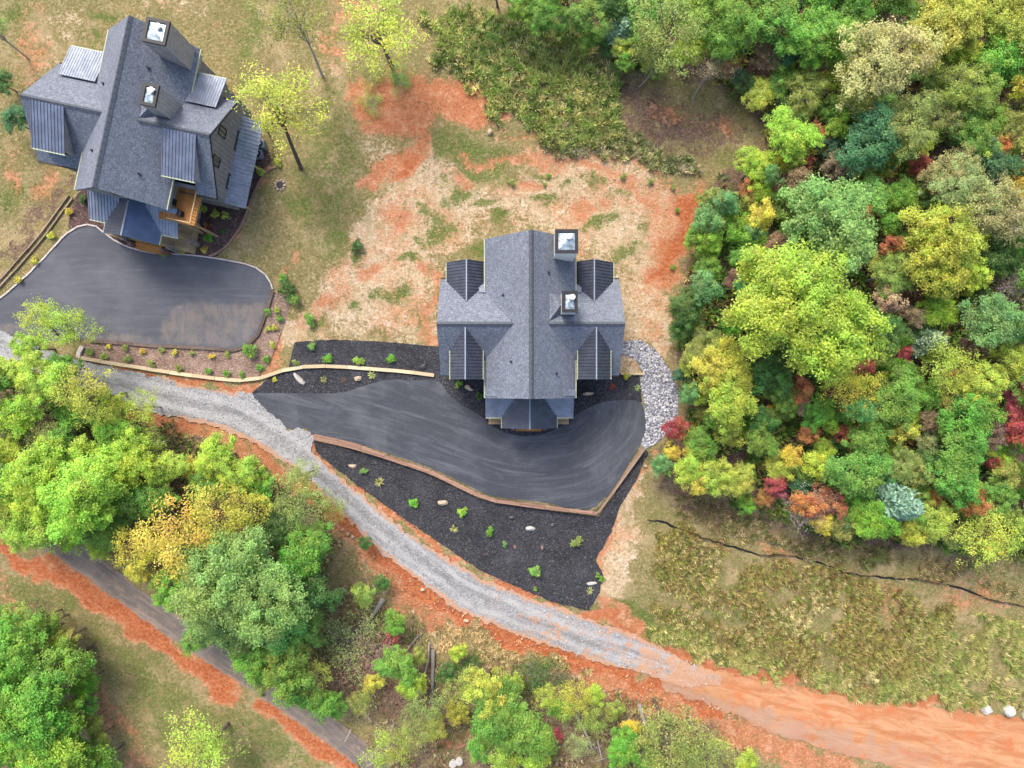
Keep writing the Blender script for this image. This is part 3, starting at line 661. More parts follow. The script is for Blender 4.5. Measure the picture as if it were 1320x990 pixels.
    # dormers ----------------------------------------------
    if v['kind'] == 'gable':
        for s in (-1, 1):
            c = s * 5.63
            # front dormer, ridge running to the front
            hw2, z0, z1, f0, f1 = 1.42, 6.85, 8.5, -4.74, -.1
            for q in (-1, 1):
                A = [(c + q * hw2, f0, z0), (c + q * hw2, f1, z0), (c, f1, z1), (c, f0, z1)]
                if q < 0: A = [A[1], A[0], A[3], A[2]]
                ribbed(*A).build('dormer_roof', metal, H)
                x0 = c + q * (hw2 + .05); MB().box(x0 - .03, x0 + .03, f0, -2.0, z0 - .16, z0).build('trim', M['trim'], H)
            MB().box(c - .055, c + .055, f0 - .01, -.25, z1 - .03, z1 + .04).build('ridge_flashing', M['ridge'], H)
            w = MB(); gable_wall(w, 'v', f0 + .25, c, hw2 - .2, base, z0 + .02, z1 - .2, .2, -1); w.box(c - hw2 + .2, c - hw2 + .4, f0 + .45, f1, 4.5, z0); w.box(c + hw2 - .4, c + hw2 - .2, f0 + .45, f1, 4.5, z0); w.build('dormer_wall', v['wall'], H)
            window(H, '-v', f0 + .25, c, 6.0, 1.2, 1.3)
            # rear bay under a metal gable
            hw2, z0, z1, f0, f1 = 1.9, 5.2, 6.9, 5.86, 1.3
            for q in (-1, 1):
                A = [(c + q * hw2, f1, z0), (c + q * hw2, f0, z0), (c, f0, z1), (c, f1, z1)]
                if q < 0: A = [A[1], A[0], A[3], A[2]]
                ribbed(*A).build('bay_roof', metal, H)
                x0 = c + q * (hw2 + .05); MB().box(x0 - .03, x0 + .03, 4.0, f0, z0 - .16, z0).build('trim', M['trim'] if q == s else M['black'], H)
            MB().box(c - .055, c + .055, 2.2, f0 + .01, z1 - .03, z1 + .04).build('ridge_flashing', M['ridge'], H)
            w = MB(); gable_wall(w, 'v', f0 - .3, c, hw2 - .25, base, z0 + .02, z1 - .25, .2, 1); w.box(c - hw2 + .25, c - hw2 + .45, 3.8, f0 - .5, base, z0); w.box(c + hw2 - .45, c + hw2 - .25, 3.8, f0 - .5, base, z0); w.build('bay_wall', v['wall'], H)
            window(H, '+v', f0 - .3, c, 1.2, 1.8, 2.0)
            # small metal saddles in the corners, lit tone in their colour
            zc = lambda y: we + (wh - abs(y)) * (wrz - we) / wh
            a, b = s * 3.55, s * 4.75; lo, hi = sorted((a, b)); y0, y1 = 4.15, 3.0
            k0, k1 = (lo, hi)
            ribbed((k1, y0 + .3, zc(y0) + .02), (k0, y0 + .3, zc(y0) + .02), (k0 + (.25 if s < 0 else 0), y1, zc(y1) + .16), (k1 - (.25 if s > 0 else 0), y1, zc(y1) + .16), .05, .2).build('valley_saddle', M['metal_pale_lit'], H)
            xo, xi = s * 4.0, s * 2.95; lo, hi = sorted((xo, xi)); zr = lambda x: r - abs(x) * (r - e) / hw
            if s > 0: Q = [(lo, -6.2, zr(lo) + .06), (hi, -6.2, zr(hi) + .06), (hi, -5.65, zr(hi) + .06), (lo + .45, -5.65, zr(lo + .45) + .06)]
            else: Q = [(lo, -6.2, zr(lo) + .06), (hi, -6.2, zr(hi) + .06), (hi - .45, -5.65, zr(hi - .45) + .06), (lo, -5.65, zr(lo) + .06)]
            ribbed(*Q, .05, .17).build('corner_flashing', M['metal_pale_lit'], H)
    else:
        for u0, u1 in v['fd']:
            z1, z0, f1, f0 = 8.62, 7.25, -.12, -3.75
            ribbed((u0, f0, z0), (u1, f0, z0), (u1, f1, z1), (u0, f1, z1)).build('dormer_roof', M['metal_skytint2'], H)
            MB().box(u0 - .02, u1 + .02, f0 - .1, f0 - .005, z0 - .2, z0 - .02).build('trim', M['trim'], H)
            w = MB(); w.box(u0 + .15, u1 - .15, f0 + .3, f0 + .5, 5.0, z0 + .05)
            for x in (u0 + .15, u1 - .3):
                vs = [(x + o, y, z) for o in (0, .15) for y, z in ((f0 + .5, 5.2), (-.3, 8.3), (f0 + .5, z0 + .12))]
                w.add(vs, [(0, 2, 1), (3, 4, 5), (0, 1, 4, 3), (1, 2, 5, 4), (2, 0, 3, 5)])
            w.build('dormer_wall', M['grey_board'], H); window(H, '-v', f0 + .3, (u0 + u1) / 2, 6.1, 1.6, .75)
        for u0, u1 in v['bd']:
            ribbed((u1, 5.9, 5.55), (u0, 5.9, 5.55), (u0, 3.05, 6.4), (u1, 3.05, 6.4), .06, .22, .07, .035).build('shed_roof', metal2, H)
            MB().box(u0, u1, 5.905, 6.0, 5.38, 5.53).build('trim', M['trim'], H)
            w = MB(); w.box(u0 + .2, u1 - .2, 5.3, 5.5, base, 5.5); w.box(u0 + .2, u0 + .4, 3.8, 5.3, base, 5.5); w.box(u1 - .4, u1 - .2, 3.8, 5.3, base, 5.5); w.build('bay_wall', v['wall'], H)
            window(H, '+v', 5.5, (u0 + u1) / 2, 1.5, 1.8, 1.6)
    # chimneys ---------------------------------------------
    for (x0, x1, y0, y1, zb, zt) in ((1.98, 3.76, 5.68, 7.52, 5.0, 11.0), (2.58, 3.76, .85, 2.51, 5.5, 10.6)):
        ch = MB(); ch.box(x0, x1, y0, y1, zb, zt - .1)
        c = ch.build('chimney', v['chim'], H)
        if v['chim'] is M['grey_board']:
            bt = MB(); k = int((x1 - x0) / .3)
            for i in range(k + 1):
                x = x0 + (x1 - x0) * i / k; bt.box(x - .02, x + .02, y0 - .025, y0 - .002, zb, zt - .12)
            k = int((y1 - y0) / .3)
            for i in range(k + 1):
                y = y0 + (y1 - y0) * i / k; bt.box(x1 + .002, x1 + .025, y - .02, y + .02, zb, zt - .12)
            bt.build('batten', v['chim'], c)
        rm = MB(); b = .2
        rm.box(x0 - .06, x1 + .06, y0 - .06, y0 + b, zt - .1, zt + .12); rm.box(x0 - .06, x1 + .06, y1 - b, y1 + .06, zt - .1, zt + .12)
        rm.box(x0 - .06, x0 + b, y0 + b, y1 - b, zt - .1, zt + .12); rm.box(x1 - b, x1 + .06, y0 + b, y1 - b, zt - .1, zt + .12)
        rm.build('chimney_rim', M['black'], c)
        pn = MB(); cx, cy = (x0 + x1) / 2, (y0 + y1) / 2; a, bb, cc, dd = (x0 + b, y0 + b, zt), (x1 - b, y0 + b, zt), (x1 - b, y1 - b, zt), (x0 + b, y1 - b, zt)
        pn.add([a, bb, cc, dd, (cx, cy, zt + .1)], [(0, 1, 4), (1, 2, 4), (2, 3, 4), (3, 0, 4)]); pn.build('cap_pan', M['pan'], c)
        fl = MB(); q = (cx + .2, cy + .35, zt); fl.tube([q, (q[0], q[1], zt + .32)], [.15, .15], 12); fl.tube([(q[0], q[1], zt + .36), (q[0], q[1], zt + .42)], [.24, .1], 12); fl.build('flue', M['white'], c)
        if y0 < 3:   # cricket behind the smaller stack
            MB().add([(1.6, y0 - .5, 8.62), (2.6, y0 - .05, 7.85), (2.6, y1 + .05, 7.85), (1.6, y1 + .2, 8.62), (2.62, (y0 + y1) / 2, 8.9)], [(0, 1, 4), (1, 2, 4), (2, 3, 4), (3, 0, 4)]).build('cricket', sh, H)
    for x, y in ((-2.4, 2.6), (2.2, -4.2), (-1.7, -3.2), (1.5, 4.4)):
        z = r - abs(x) * (r - e) / hw; vp = MB(); vp.tube([(x, y, z - .1), (x, y, z + .32)], [.07, .07], 8); p = vp.build('vent_pipe', M['black'], H); MB().tube([(x, y, z - .05), (x, y, z + .1)], [.17, .09], 10).build('boot', M['ridge_sh'], p)
    # front porch ------------------------------------------
    ph, pe, pr, p0, p1 = 2.55, 3.3, 4.95, -9.25, vf + .6
    for q in (-1, 1):
        A = [(q * ph, p0, pe), (q * ph, p1, pe), (0, p1, pr), (0, p0, pr)]
        if q < 0: A = [A[1], A[0], A[3], A[2]]
        ribbed(*A).build('porch_roof', metal if q > 0 or v['kind'] == 'gable' else M['metal_dark'], H)  # away-facing slope gets a darker metal, without the painted sky reflection
        x0 = q * (ph + .05); MB().box(x0 - .03, x0 + .03, p0, p1, pe - .16, pe).build('trim', M['trim'], H)
        lo, hi = sorted((q * 1.2, q * 4.08)); ribbed((lo, -8.25, 3.25), (hi, -8.25, 3.25), (hi, vf + .5, 4.35), (lo, vf + .5, 4.35)).build('porch_shed_roof', metal2, H)
        x1 = sorted((q * ph, q * 4.08)); MB().box(x1[0], x1[1], -8.35, -8.255, 3.08, 3.23).build('trim', M['trim'], H)
        for xx, yy, zz in ((q * 2.2, -9.0, 3.4), (q * 3.85, -8.05, 3.1)):
            pz = MB(); pz.box(xx - .12, xx + .12, yy - .12, yy + .12, .3, zz - .05); p = pz.build('post', M['beam'], H)
            MB().box(xx - .25, xx + .25, yy - .25, yy + .25, base, .98).build('plinth', M['stonewall'], p)
        MB().box(min(q * .4, q * 2.3), max(q * .4, q * 2.3), -9.08, -8.94, 3.02, 3.22).build('beam', M['beam'], H)
    MB().box(-.07, .07, p0 - .01, p1 - .3, pr - .03, pr + .05).build('ridge_flashing', M['ridge'], H)
    g = MB(); g.add([(-2.3, -8.9, 3.25), (2.3, -8.9, 3.25), (0, -8.9, 4.75), (-2.3, -8.75, 3.25), (2.3, -8.75, 3.25), (0, -8.75, 4.75)], [(0, 1, 2), (5, 4, 3), (0, 3, 4, 1), (1, 4, 5, 2), (2, 5, 3, 0)]); g.build('porch_gable', v['wall'], H)
    for i in range(22):
        y = -9.05 + i * .145; MB().box(-3.9, 3.9, y, y + .13, .30, .36).build('deck_board', v['deckmat'], H)
    MB().box(-3.85, 3.85, -9.0, -6.1, base, .296).build('deck_base', M['beam'], H)
    for k, (y, z) in enumerate(((-9.45, .2), (-9.75, .06))): MB().box(-1.25, 1.25, y, y + .37, base, z).build('step', M['deck'], H)
    for s in (-1, 1): MB().box(s * 1.55 - .16, s * 1.55 + .16, -9.62, -9.3, base, .75).build('pier', M['rock_red'], H)
    if v['kind'] != 'gable':
        # timber deck between main block and wing
        dz = 4.1
        for i in range(21):
            x = 2.5 + i * .155; MB().box(x, x + .145, -7.0, -3.7, dz, dz + .06).build('deck_board', M['deck'], H)
        fr = MB(); fr.box(2.5, 5.75, -6.98, -6.85, dz - .22, dz - .01); fr.box(5.62, 5.76, -6.84, -4.0, dz - .22, dz - .01); fr.build('deck_frame', M['beam'], H)
        for x, y in ((5.65, -6.9), (4.2, -6.9)): MB().box(x - .1, x + .1, y - .1, y + .1, base, dz - .23).build('post', M['beam'], H)
        for p, q in (((5.72, -6.94, dz + .95), (5.72, -4.0, dz + .95)), ((3.6, -6.94, dz + .95), (5.66, -6.94, dz + .95))): MB().bar(p, q, .09, .06).build('handrail', M['beam'], H)
        for i in range(10): MB().box(5.71, 5.74, -6.9 + i * .3, -6.87 + i * .3, dz + .07, dz + .92).build('baluster', M['black'], H)
        MB().box(3.3, 3.8, -5.6, -5.1, dz + .07, dz + .5).build('planter', M['black'], H); MB().box(4.3, 4.65, -6.5, -6.0, dz + .07, dz + .75).build('deck_chair', M['black'], H)
        # gable end cladding: battens and low lean-to roof
        bt = MB()
        for i in range(19):
            y = -wh + ov + .1 + i * .41; zt = we + (wh - abs(y)) * (wrz - we) / wh - .4; bt.box(wr - ov + .003, wr - ov + .04, y - .03, y + .03, base, zt)
        bt.build('batten', M['siding'], H)
        ribbed((wr + 1.25, -wh + .2, 1.55), (wr + 1.25, wh - .4, 1.55), (wr - ov - .02, wh - .4, 2.35), (wr - ov - .02, -wh + .2, 2.35), .06, .34, .09, .06).build('lean_to_roof', M['metal_pale_lit'], H)
        for y in (-3.9, 0, 3.7): MB().box(wr + 1.0, wr + 1.15, y - .08, y + .08, base, 1.6).build('post', M['beam'], H)
        tr = MB()
        for q in (-1, 1):
            tr.bar((wr - .03, q * wh, we - .14), (wr - .03, 0, wrz - .14), .09, .2, (1, 0, 0))
        tr.build('rake_board', M['black'], H)
        # brown chase below the shallow porch gable is left open to the mulch
    return H

M['rail'] = m_wood('weathered_rail', (.27, .2, .14), (.42, .33, .23), (.5, 5, 5))
M['metal_skytint2'] = m_metalroof('sky_tinted_grey_metal', (.17, .2, .27), .5)  # sky reflection on the front dormers, mixed into the metal colour
house('slate blue roofed house with four gabled metal dormers on the black mulch beds', (1.62, 5.14, 0.0), 0.0,
      dict(kind='gable', wl=-8.07, wr=8.07, metal=M['metal_dark'], metal2=M['metal_grey'], wall=M['siding'], chim=M['white'], base=-.8, deckmat=M['beam']))
house('tilted slate roofed house with shed dormers and sky-tinted porch roof beside the parking apron', (-32.41, 22.11, 2.1), math.radians(-12),
      dict(kind='shed', wl=-8.45, wr=7.55, metal=M['metal_skytint'], metal2=M['metal_pale_lit'], wall=M['siding'], chim=M['grey_board'], base=-2.2, deckmat=M['beam'],
           fd=((3.6, 6.45), (-7.6, -4.75)), bd=((3.25, 6.5), (-7.35, -4.1))))

# ------------------------------------------------------------------ edging, walls
def along(pts_px, step, lift=0.0, curve=True):
    """points every `step` metres along a ground polyline"""
    P = GP(catmull(pts_px, 5) if curve else pts_px); out = [Vector((*P[0], 0))]; need = step
    for a, b in zip(P[:-1], P[1:]):
        a = Vector((*a, 0)); b = Vector((*b, 0)); l = (b - a).length; t = need
        while t <= l: out.append(a.lerp(b, t / l)); t += step
        need = t - l
    out.append(Vector((*P[-1], 0)))
    for p in out: p.z = hz1(p.x, p.y) + lift
    return out

def timbers(name, label, cat, px, rows, w, h, seg, mat, lift, curve=True, depth=0, part='timber', gap=.012):
    pts = along(px, seg, 0, curve); o = empty(name, pts[0]); tag(o, label, cat)
    for i, (a, b) in enumerate(zip(pts[:-1], pts[1:])):
        d = (b - a); 
        if d.length < .2: continue
        d.normalize(); n = Vector((d.y, -d.x, 0)).normalized()
        for k in range(rows):
            off = n * ((k - (rows - 1) / 2) * (w + gap)); ja = random.uniform(-.02, .02)
            za = lift + random.uniform(-.015, .015)
            mb = MB(); A = a + off + Vector((0, 0, za)) + d * .012 + n * ja - o.location; B = b + off + Vector((0, 0, za)) - d * .012 + n * ja - o.location
            mb.bar(A, B, w, h); mb.build(part, mat, o)
        if depth:
            mb = MB(); mb.bar(a - o.location - Vector((0, 0, depth / 2 + .12)) + n * .08, b - o.location - Vector((0, 0, depth / 2 + .12)) + n * .08, w * 1.5, depth); mb.build('wall_face', mat, o)
    return o

timbers('timber_wall', 'low pinkish timber retaining wall along the edge of the dark drive', 'wall', WALL_PX[:-1] , 3, .19, .2, 2.4, M['timber'], .14, False, .8)
timbers('timber_wall', 'short timber retaining wall climbing to the grey stone swale', 'wall', [(770, 660), (800, 619), (829, 578)], 3, .13, .2, 2.4, M['rail0'], .14, False, .6)
timbers('timber_edging', 'long cream timber edging running from gravel lane to the middle house', 'edging', [(103, 461), (150, 469), (200, 477), (250, 484), (300, 490), (328, 489), (352, 482), (375, 475), (415, 472), (470, 475), (520, 479), (560, 484)], 1, .34, .25, 2.2, M['timber_cream'], .14)
timbers('timber_edging', 'short cream timber return beside the gravel lane end of the tan strip', 'edging', [(103, 461), (104, 452), (108, 446)], 1, .4, .3, .6, M['concrete'], .14, False)
timbers('timber_edging', 'short straight cream timber edging between house wing and stone swale', 'edging', [(800, 482), (830, 482)], 1, .2, .3, 1.2, M['timber_cream'], .16, False)
timbers('timber_edging', 'dark rough timber edging along the dusty apron corner', 'edging', [(116, 439), (150, 442), (200, 446), (250, 448), (313, 452), (334, 431), (343, 405), (352, 376)], 1, .3, .2, 1.4, M['timber_dark'], .12, False)
timbers('timber_edging', 'double pale timber rails climbing the bank beside the parking apron', 'edging', [(-30, 398), (20, 345), (60, 298), (92, 254)], 2, .11, .16, 2.6, M['rail'], .13, False, gap=.34)
timbers('kerb_edging', 'thin pale kerb curving round the top of the parking apron', 'kerb', [(-30, 403), (0, 385), (30, 360), (60, 330), (85, 303), (105, 291), (125, 292), (145, 308), (170, 320), (200, 327), (235, 328), (270, 332), (300, 337), (330, 345), (346, 358), (352, 373)], 1, .14, .14, 1.0, M['concrete'], .09, True, 0, 'kerb_stone')
timbers('kerb_edging', 'curved reddish edging round the brown bed below the yellow tree', 'kerb', [(270, 331), (290, 320), (312, 290), (328, 250), (342, 222), (356, 215)], 1, .2, .14, .9, M['timber'], .08, True, 0, 'kerb_stone')

# silt fence
def silt_fence():
    px = [(835, 671), (855, 675), (870, 681), (905, 692), (935, 703), (965, 713), (985, 716), (1010, 715), (1045, 724), (1080, 735), (1120, 743), (1150, 747), (1180, 746), (1200, 750), (1230, 758), (1260, 768), (1290, 776), (1340, 786)]
    pts = along(px, .45, 0); o = empty('silt_fence', pts[0]); tag(o, 'sagging black fabric silt fence winding through the weedy slope', 'fence')
    V = []; n = len(pts); L = o.location
    for i, p in enumerate(pts):
        t = pts[min(i + 1, n - 1)] - pts[max(i - 1, 0)]; t.z = 0; t.normalize(); nn = Vector((t.y, -t.x, 0))
        q = .5 + .5 * math.sin(i * .37) ; lean = .12 + .36 * q * (1 if 6 < p.x - 8 < 40 else .4); h = .5 - .25 * q
        p = p + nn * random.uniform(-.08, .08)
        V += [p - L + Vector((0, 0, .02)), p - L + nn * lean * -.5 + Vector((0, 0, h)), p - L + nn * (lean * -.5 - .02) + Vector((0, 0, h)), p - L + nn * -.03 + Vector((0, 0, .02))]
    F = []
    for i in range(n - 1):
        for k in range(4): F.append((4 * i + k, 4 * i + (k + 1) % 4, 4 * i + 4 + (k + 1) % 4, 4 * i + 4 + k))
    mb = MB(); mb.add(V, F); mb.build('fabric', M['fabric'], o)
    for i in range(2, n, 5):
        p = pts[i] - L; s = MB(); s.bar(p + Vector((0, .04, -.2)), p + Vector((.03, .1, .75)), .05, .05); s.build('stake', M['bark_dead'], o)
silt_fence()

# ------------------------------------------------------------------ rocks
def rock_mesh(seed, sx, sy, sz, sub=2, rough=.22):
    bm = bmesh.new(); bmesh.ops.create_icosphere(bm, subdivisions=sub, radius=1.0); r = random.Random(seed)
    pl = [(Vector((r.uniform(-1, 1), r.uniform(-1, 1), r.uniform(-.2, 1))).normalized(), r.uniform(.62, .9)) for _ in range(9)]
    for v in bm.verts:
        for nrm, d in pl:
            k = v.co.dot(nrm)
            if k > d: v.co -= nrm * (k - d)
        v.co += Vector((r.uniform(-1, 1), r.uniform(-1, 1), r.uniform(-1, 1))) * rough * .12
        v.co.x *= sx; v.co.y *= sy; v.co.z *= sz
    me = bpy.data.meshes.new('rock'); bm.to_mesh(me); bm.free(); return me

def rock(px, py, lx, ly, h, rot, mat, label, group=None, cat='rock', name='boulder'):
    p = G(px, py); o = link(name, rock_mesh(int(px * 7 + py), lx / 2, ly / 2, h), M[mat]); o.location = p + Vector((0, 0, h * .25)); o.rotation_euler = (0, 0, math.radians(rot))
    tag(o, label, cat, group); return o

rock(455, 601, .95, .55, .3, -10, 'rock_tan', 'flat tan rock near the narrow tip of the black bed')
rock(571, 648, 1.1, .7, .35, -5, 'rock_tan', 'pinkish tan rock between two bright shrubs below the timber wall')
rock(683, 681, 1.15, .62, .35, -6, 'rock_white', 'kidney-shaped cream rock in the middle of the black bed')
rock(763, 752, 1.1, .42, .3, 2, 'rock_white', 'long cream slab rock with grass clump beside it at the bed corner')
rock(664, 705, .5, .35, .3, -55, 'rock_red', 'small red-brown rock next to the tiny blue-green shrub')
rock(699, 706, .32, .55, .3, 10, 'rock_red', 'small upright red-brown rock alone in the black bed')
rock(659, 667, .5, .4, .3, 0, 'rock_grey', 'dark grey rock left of the cream kidney rock on black mulch'.replace('left of', 'close to'))
rock(712, 677, .55, .45, .3, 0, 'rock_grey', 'dark rounded grey rock between cream rock and lime shrub')
rock(387, 490, 1.9, .6, .4, -48, 'rock_white', 'long pale slab rock leaning in the mulch by the cream edging')
rock(462, 488, 1.05, .6, .35, -5, 'rock_tan', 'oval cream rock in the narrow mulch strip above the drive')
rock(546, 472, .65, .6, .35, -20, 'rock_grey', 'mottled grey rock in the bed close to the house corner')
rock(605, 500, 1.0, .5, .35, -25, 'rock_tan', 'pale slab rock by the front of the house nearer the mulch strip')
rock(757, 507, 1.3, .4, .35, 2, 'rock_tan', 'long pale rock by the front of the house nearer the swale')
rock(1271, 914, 1.35, 1.05, .6, -5, 'rock_white', 'speckled white boulder at the clay road edge, first of three in row')
rock(1298, 915, 1.5, 1.25, .7, -10, 'rock_white', 'cracked bright white boulder in the middle of three by clay road')
rock(1322, 921, 1.3, 1.0, .6, 5, 'rock_white', 'pale boulder at the far end of three beside clay road')
for a, b, s in ((449, 688, .5), (455, 692, .45), (462, 697, .4), (432, 676, .4), (442, 683, .35)): rock(a, b, s, s * .7, s * .6, a * 9, 'rock_tan', 'small tan stone in the row on the clay bank below gravel lane', 'stones on the clay bank')
for a, b, s in ((832, 601, .45), (1033, 708, .4), (629, 128, .45), (632, 171, .7), (626, 100, .4), (545, 760, .5), (601, 800, .6), (816, 193, .5), (772, 131, .4)): rock(a, b, s, s * .8, s * .5, a * 3, 'rock_tan', 'small loose pale stone lying alone on the bare ground', 'loose stones on bare ground', 'stone', 'loose_stone')

def stone_field(name, label, poly, n, smin, smax, cols, lift=.02, seed=3):
    rg = np.random.default_rng(seed); P = np.array(GP(poly)); x0, y0 = P.min(0); x1, y1 = P.max(0)
    x = rg.uniform(x0, x1, n * 4); y = rg.uniform(y0, y1, n * 4); k = inside(x, y, [tuple(p) for p in P]); x = x[k][:n]; y = y[k][:n]; n = len(x)
    bm = bmesh.new(); bmesh.ops.create_icosphere(bm, subdivisions=1, radius=1); bm.verts.ensure_lookup_table()
    bv = np.array([v.co[:] for v in bm.verts]); bf = np.array([[v.index for v in f.verts] for f in bm.faces]); bm.free()
    s = rg.uniform(smin, smax, n) * rg.choice([.7, 1, 1.3], n); V = np.repeat(bv[None], n, 0) * (1 + rg.uniform(-.28, .28, (n, len(bv), 1)))
    V = V * (s[:, None, None] * rg.uniform(.6, 1.1, (n, 1, 3)) * np.array([1, 1, .7])); a = rg.uniform(0, 6.3, n); ca, sa = np.cos(a)[:, None], np.sin(a)[:, None]
    X = V[:, :, 0] * ca - V[:, :, 1] * sa + x[:, None]; Y = V[:, :, 0] * sa + V[:, :, 1] * ca + y[:, None]; Z = V[:, :, 2] + (hz(x, y) + lift + s * .2)[:, None]
    F = (bf[None] + (np.arange(n) * len(bv))[:, None, None]).reshape(-1, 3)
    me = mesh_np(name, np.stack([X, Y, Z], -1).reshape(-1, 3), F)
    cattr(me, 'col', np.repeat(np.array(cols)[rg.integers(0, len(cols), n)] * rg.uniform(.7, 1.2, (n, 1)), len(bv), 0))
    o = link(name, me, M['stonecol']); tag(o, label, 'stones', kind='stuff'); return o
_t = NT('loose_stone'); M['stonecol'] = _t.done(_t.attrc('col'), .85, .25)
SWALE = [(800, 440), (825, 439), (845, 452), (862, 475), (874, 505), (873, 535), (862, 555), (846, 571), (832, 579), (827, 571), (833, 555), (831, 525), (826, 490), (829, 482), (824, 470), (814, 460), (800, 455)]
sheet('stone_swale', SWALE, M['gravel'], .03, 'curved drainage swale lined with grey stones', SWALE[:6], rag=.2, attrs={'clayin': lambda a, b: a * 0 + .15})
stone_field('riprap_stones', 'loose grey and white riprap stones filling the curved swale', SWALE, 4200, .065, .125, [(.5, .5, .54), (.36, .36, .41), (.22, .22, .26), (.58, .57, .56), (.15, .15, .18), (.46, .46, .47)])
stone_field('gravel_stones', 'coarse loose stones scattered over the gravel lane', ROAD_TOP[4:] + ROAD_BOT[:-5], 7000, .03, .06, [(.5, .5, .52), (.34, .34, .37), (.58, .58, .58), (.2, .2, .22)], .09, 8)
BED = [(405, 567), (450, 578), (500, 593), (560, 614), (615, 642), (640, 649), (700, 657), (772, 666), (832, 582), (822, 615), (800, 652), (786, 690), (768, 722), (778, 742), (773, 768), (758, 789), (720, 780), (680, 765), (620, 739), (570, 705), (520, 671), (470, 635), (430, 605), (406, 585)]
stone_field('mulch_chips', 'loose black and grey mulch chips on the wide bed', BED, 6000, .025, .055, [(.05, .05, .055), (.09, .088, .09), (.03, .03, .034), (.14, .12, .105)], .02, 15)
stone_field('clay_stones', 'small pale stones scattered over the bare yard and banks', [(470, 90), (640, 90), (900, 200), (900, 330), (830, 420), (800, 330), (640, 290), (480, 330), (400, 440), (440, 320)], 700, .03, .08, [(.45, .3, .2), (.5, .36, .24), (.4, .2, .12)], .0, 9)
stone_field('bank_stones', 'small clay clods and stones along the lower lane bank', [(380, 610), (440, 665), (500, 725), (570, 775), (680, 825), (820, 870), (960, 920), (960, 945), (800, 900), (650, 850), (540, 800), (440, 720), (390, 640)], 1200, .04, .12, [(.5, .25, .14), (.6, .4, .26), (.4, .15, .08)], .0, 10)

# ------------------------------------------------------------------ foliage
def leaf_quads(C, N, size, rg, aspect=.52):
    """C centres (n,3), N normals; returns V (4n,3), F (n,4)"""
    n = len(C); N = N / (np.linalg.norm(N, axis=1, keepdims=True) + 1e-9)
    R = rg.normal(size=(n, 3)); T = R - N * (R * N).sum(1, keepdims=True); T /= np.linalg.norm(T, axis=1, keepdims=True) + 1e-9; B = np.cross(N, T)
    s = (size * rg.uniform(.65, 1.25, n))[:, None]
    V = np.stack([C - T * s * .55, C - B * s * .5 * aspect + N * s * .06, C + T * s * .55, C + B * s * .5 * aspect + N * s * .06], 1).reshape(-1, 3)
    return V, np.arange(4 * n).reshape(n, 4)

def crown_clumps(R, hc, nz, ncl, rg, low=-.25, lobes=3):
    """clump centres of a crown whose middle is at height hc; nz vertical half extent"""
    d = rg.normal(size=(ncl * 4, 3)); d /= np.linalg.norm(d, axis=1, keepdims=True); d = d[d[:, 2] > low][:ncl]
    ang = np.arctan2(d[:, 1], d[:, 0]); ph = rg.uniform(0, 6.28, 3)
    lob = 1 + .2 * np.sin(ang * 2 + ph[0]) + .17 * np.sin(ang * 3 + ph[1]) + .15 * np.sin(ang * 5 + ph[2]) + .08 * np.sin(ang * 9 + ph[0])
    r = rg.uniform(.3, 1.08, len(d)) ** .55 * lob
    c = d * r[:, None] * np.array([R, R, nz]) * .84; c[:, 2] += hc + rg.normal(size=len(c)) * .14 * nz
    return c

def make_crown(name, R, hc, nz, ncl, per, leaf, seed, clr=.24, flat=.65, low=-.25):
    rg = np.random.default_rng(seed); c = crown_clumps(R, hc, nz, ncl, rg, low)
    n = len(c); rc = R * clr * rg.uniform(.6, 1.3, n); k = rg.poisson(per, n) + 8
    idx = np.repeat(np.arange(n), k); m = len(idx)
    d = rg.normal(size=(m, 3)); d[:, 2] = d[:, 2] * .8 + .25; d /= np.linalg.norm(d, axis=1, keepdims=True)
    rad = rc[idx] * rg.uniform(.2, 1.0, m) ** .5 * np.clip(1 + .3 * rg.normal(size=m), .4, 1.9) * (1 + .25 * np.sin(d[:, 0] * 5 + idx) * np.cos(d[:, 1] * 5 + idx * 1.7))
    C = c[idx] + d * rad[:, None] * np.array([1, 1, flat])
    out = C - np.array([0, 0, hc - nz * .3]); out /= np.linalg.norm(out, axis=1, keepdims=True)
    N = d * .45 + out * .25 + np.array([0, 0, .95]) + rg.normal(size=(m, 3)) * .42
    V, F = leaf_quads(C, N, leaf, rg)
    me = mesh_np(name, V, F); ct = rg.uniform(0, 1, n)[idx]
    tint = np.clip(.5 + (ct - .5) * .55 + rg.normal(size=m) * .2, 0, 1); ang = np.arctan2(C[:, 1], C[:, 0]); warm = np.clip(rg.beta(2, 2.6, n)[idx] + .2 * np.sin(ang + seed) + rg.normal(size=m) * .14, 0, 1)
    fattr(me, 'tint', np.repeat(tint, 4)); fattr(me, 'warm', np.repeat(warm, 4)); me.materials.append(M['leaf'])
    return me, c

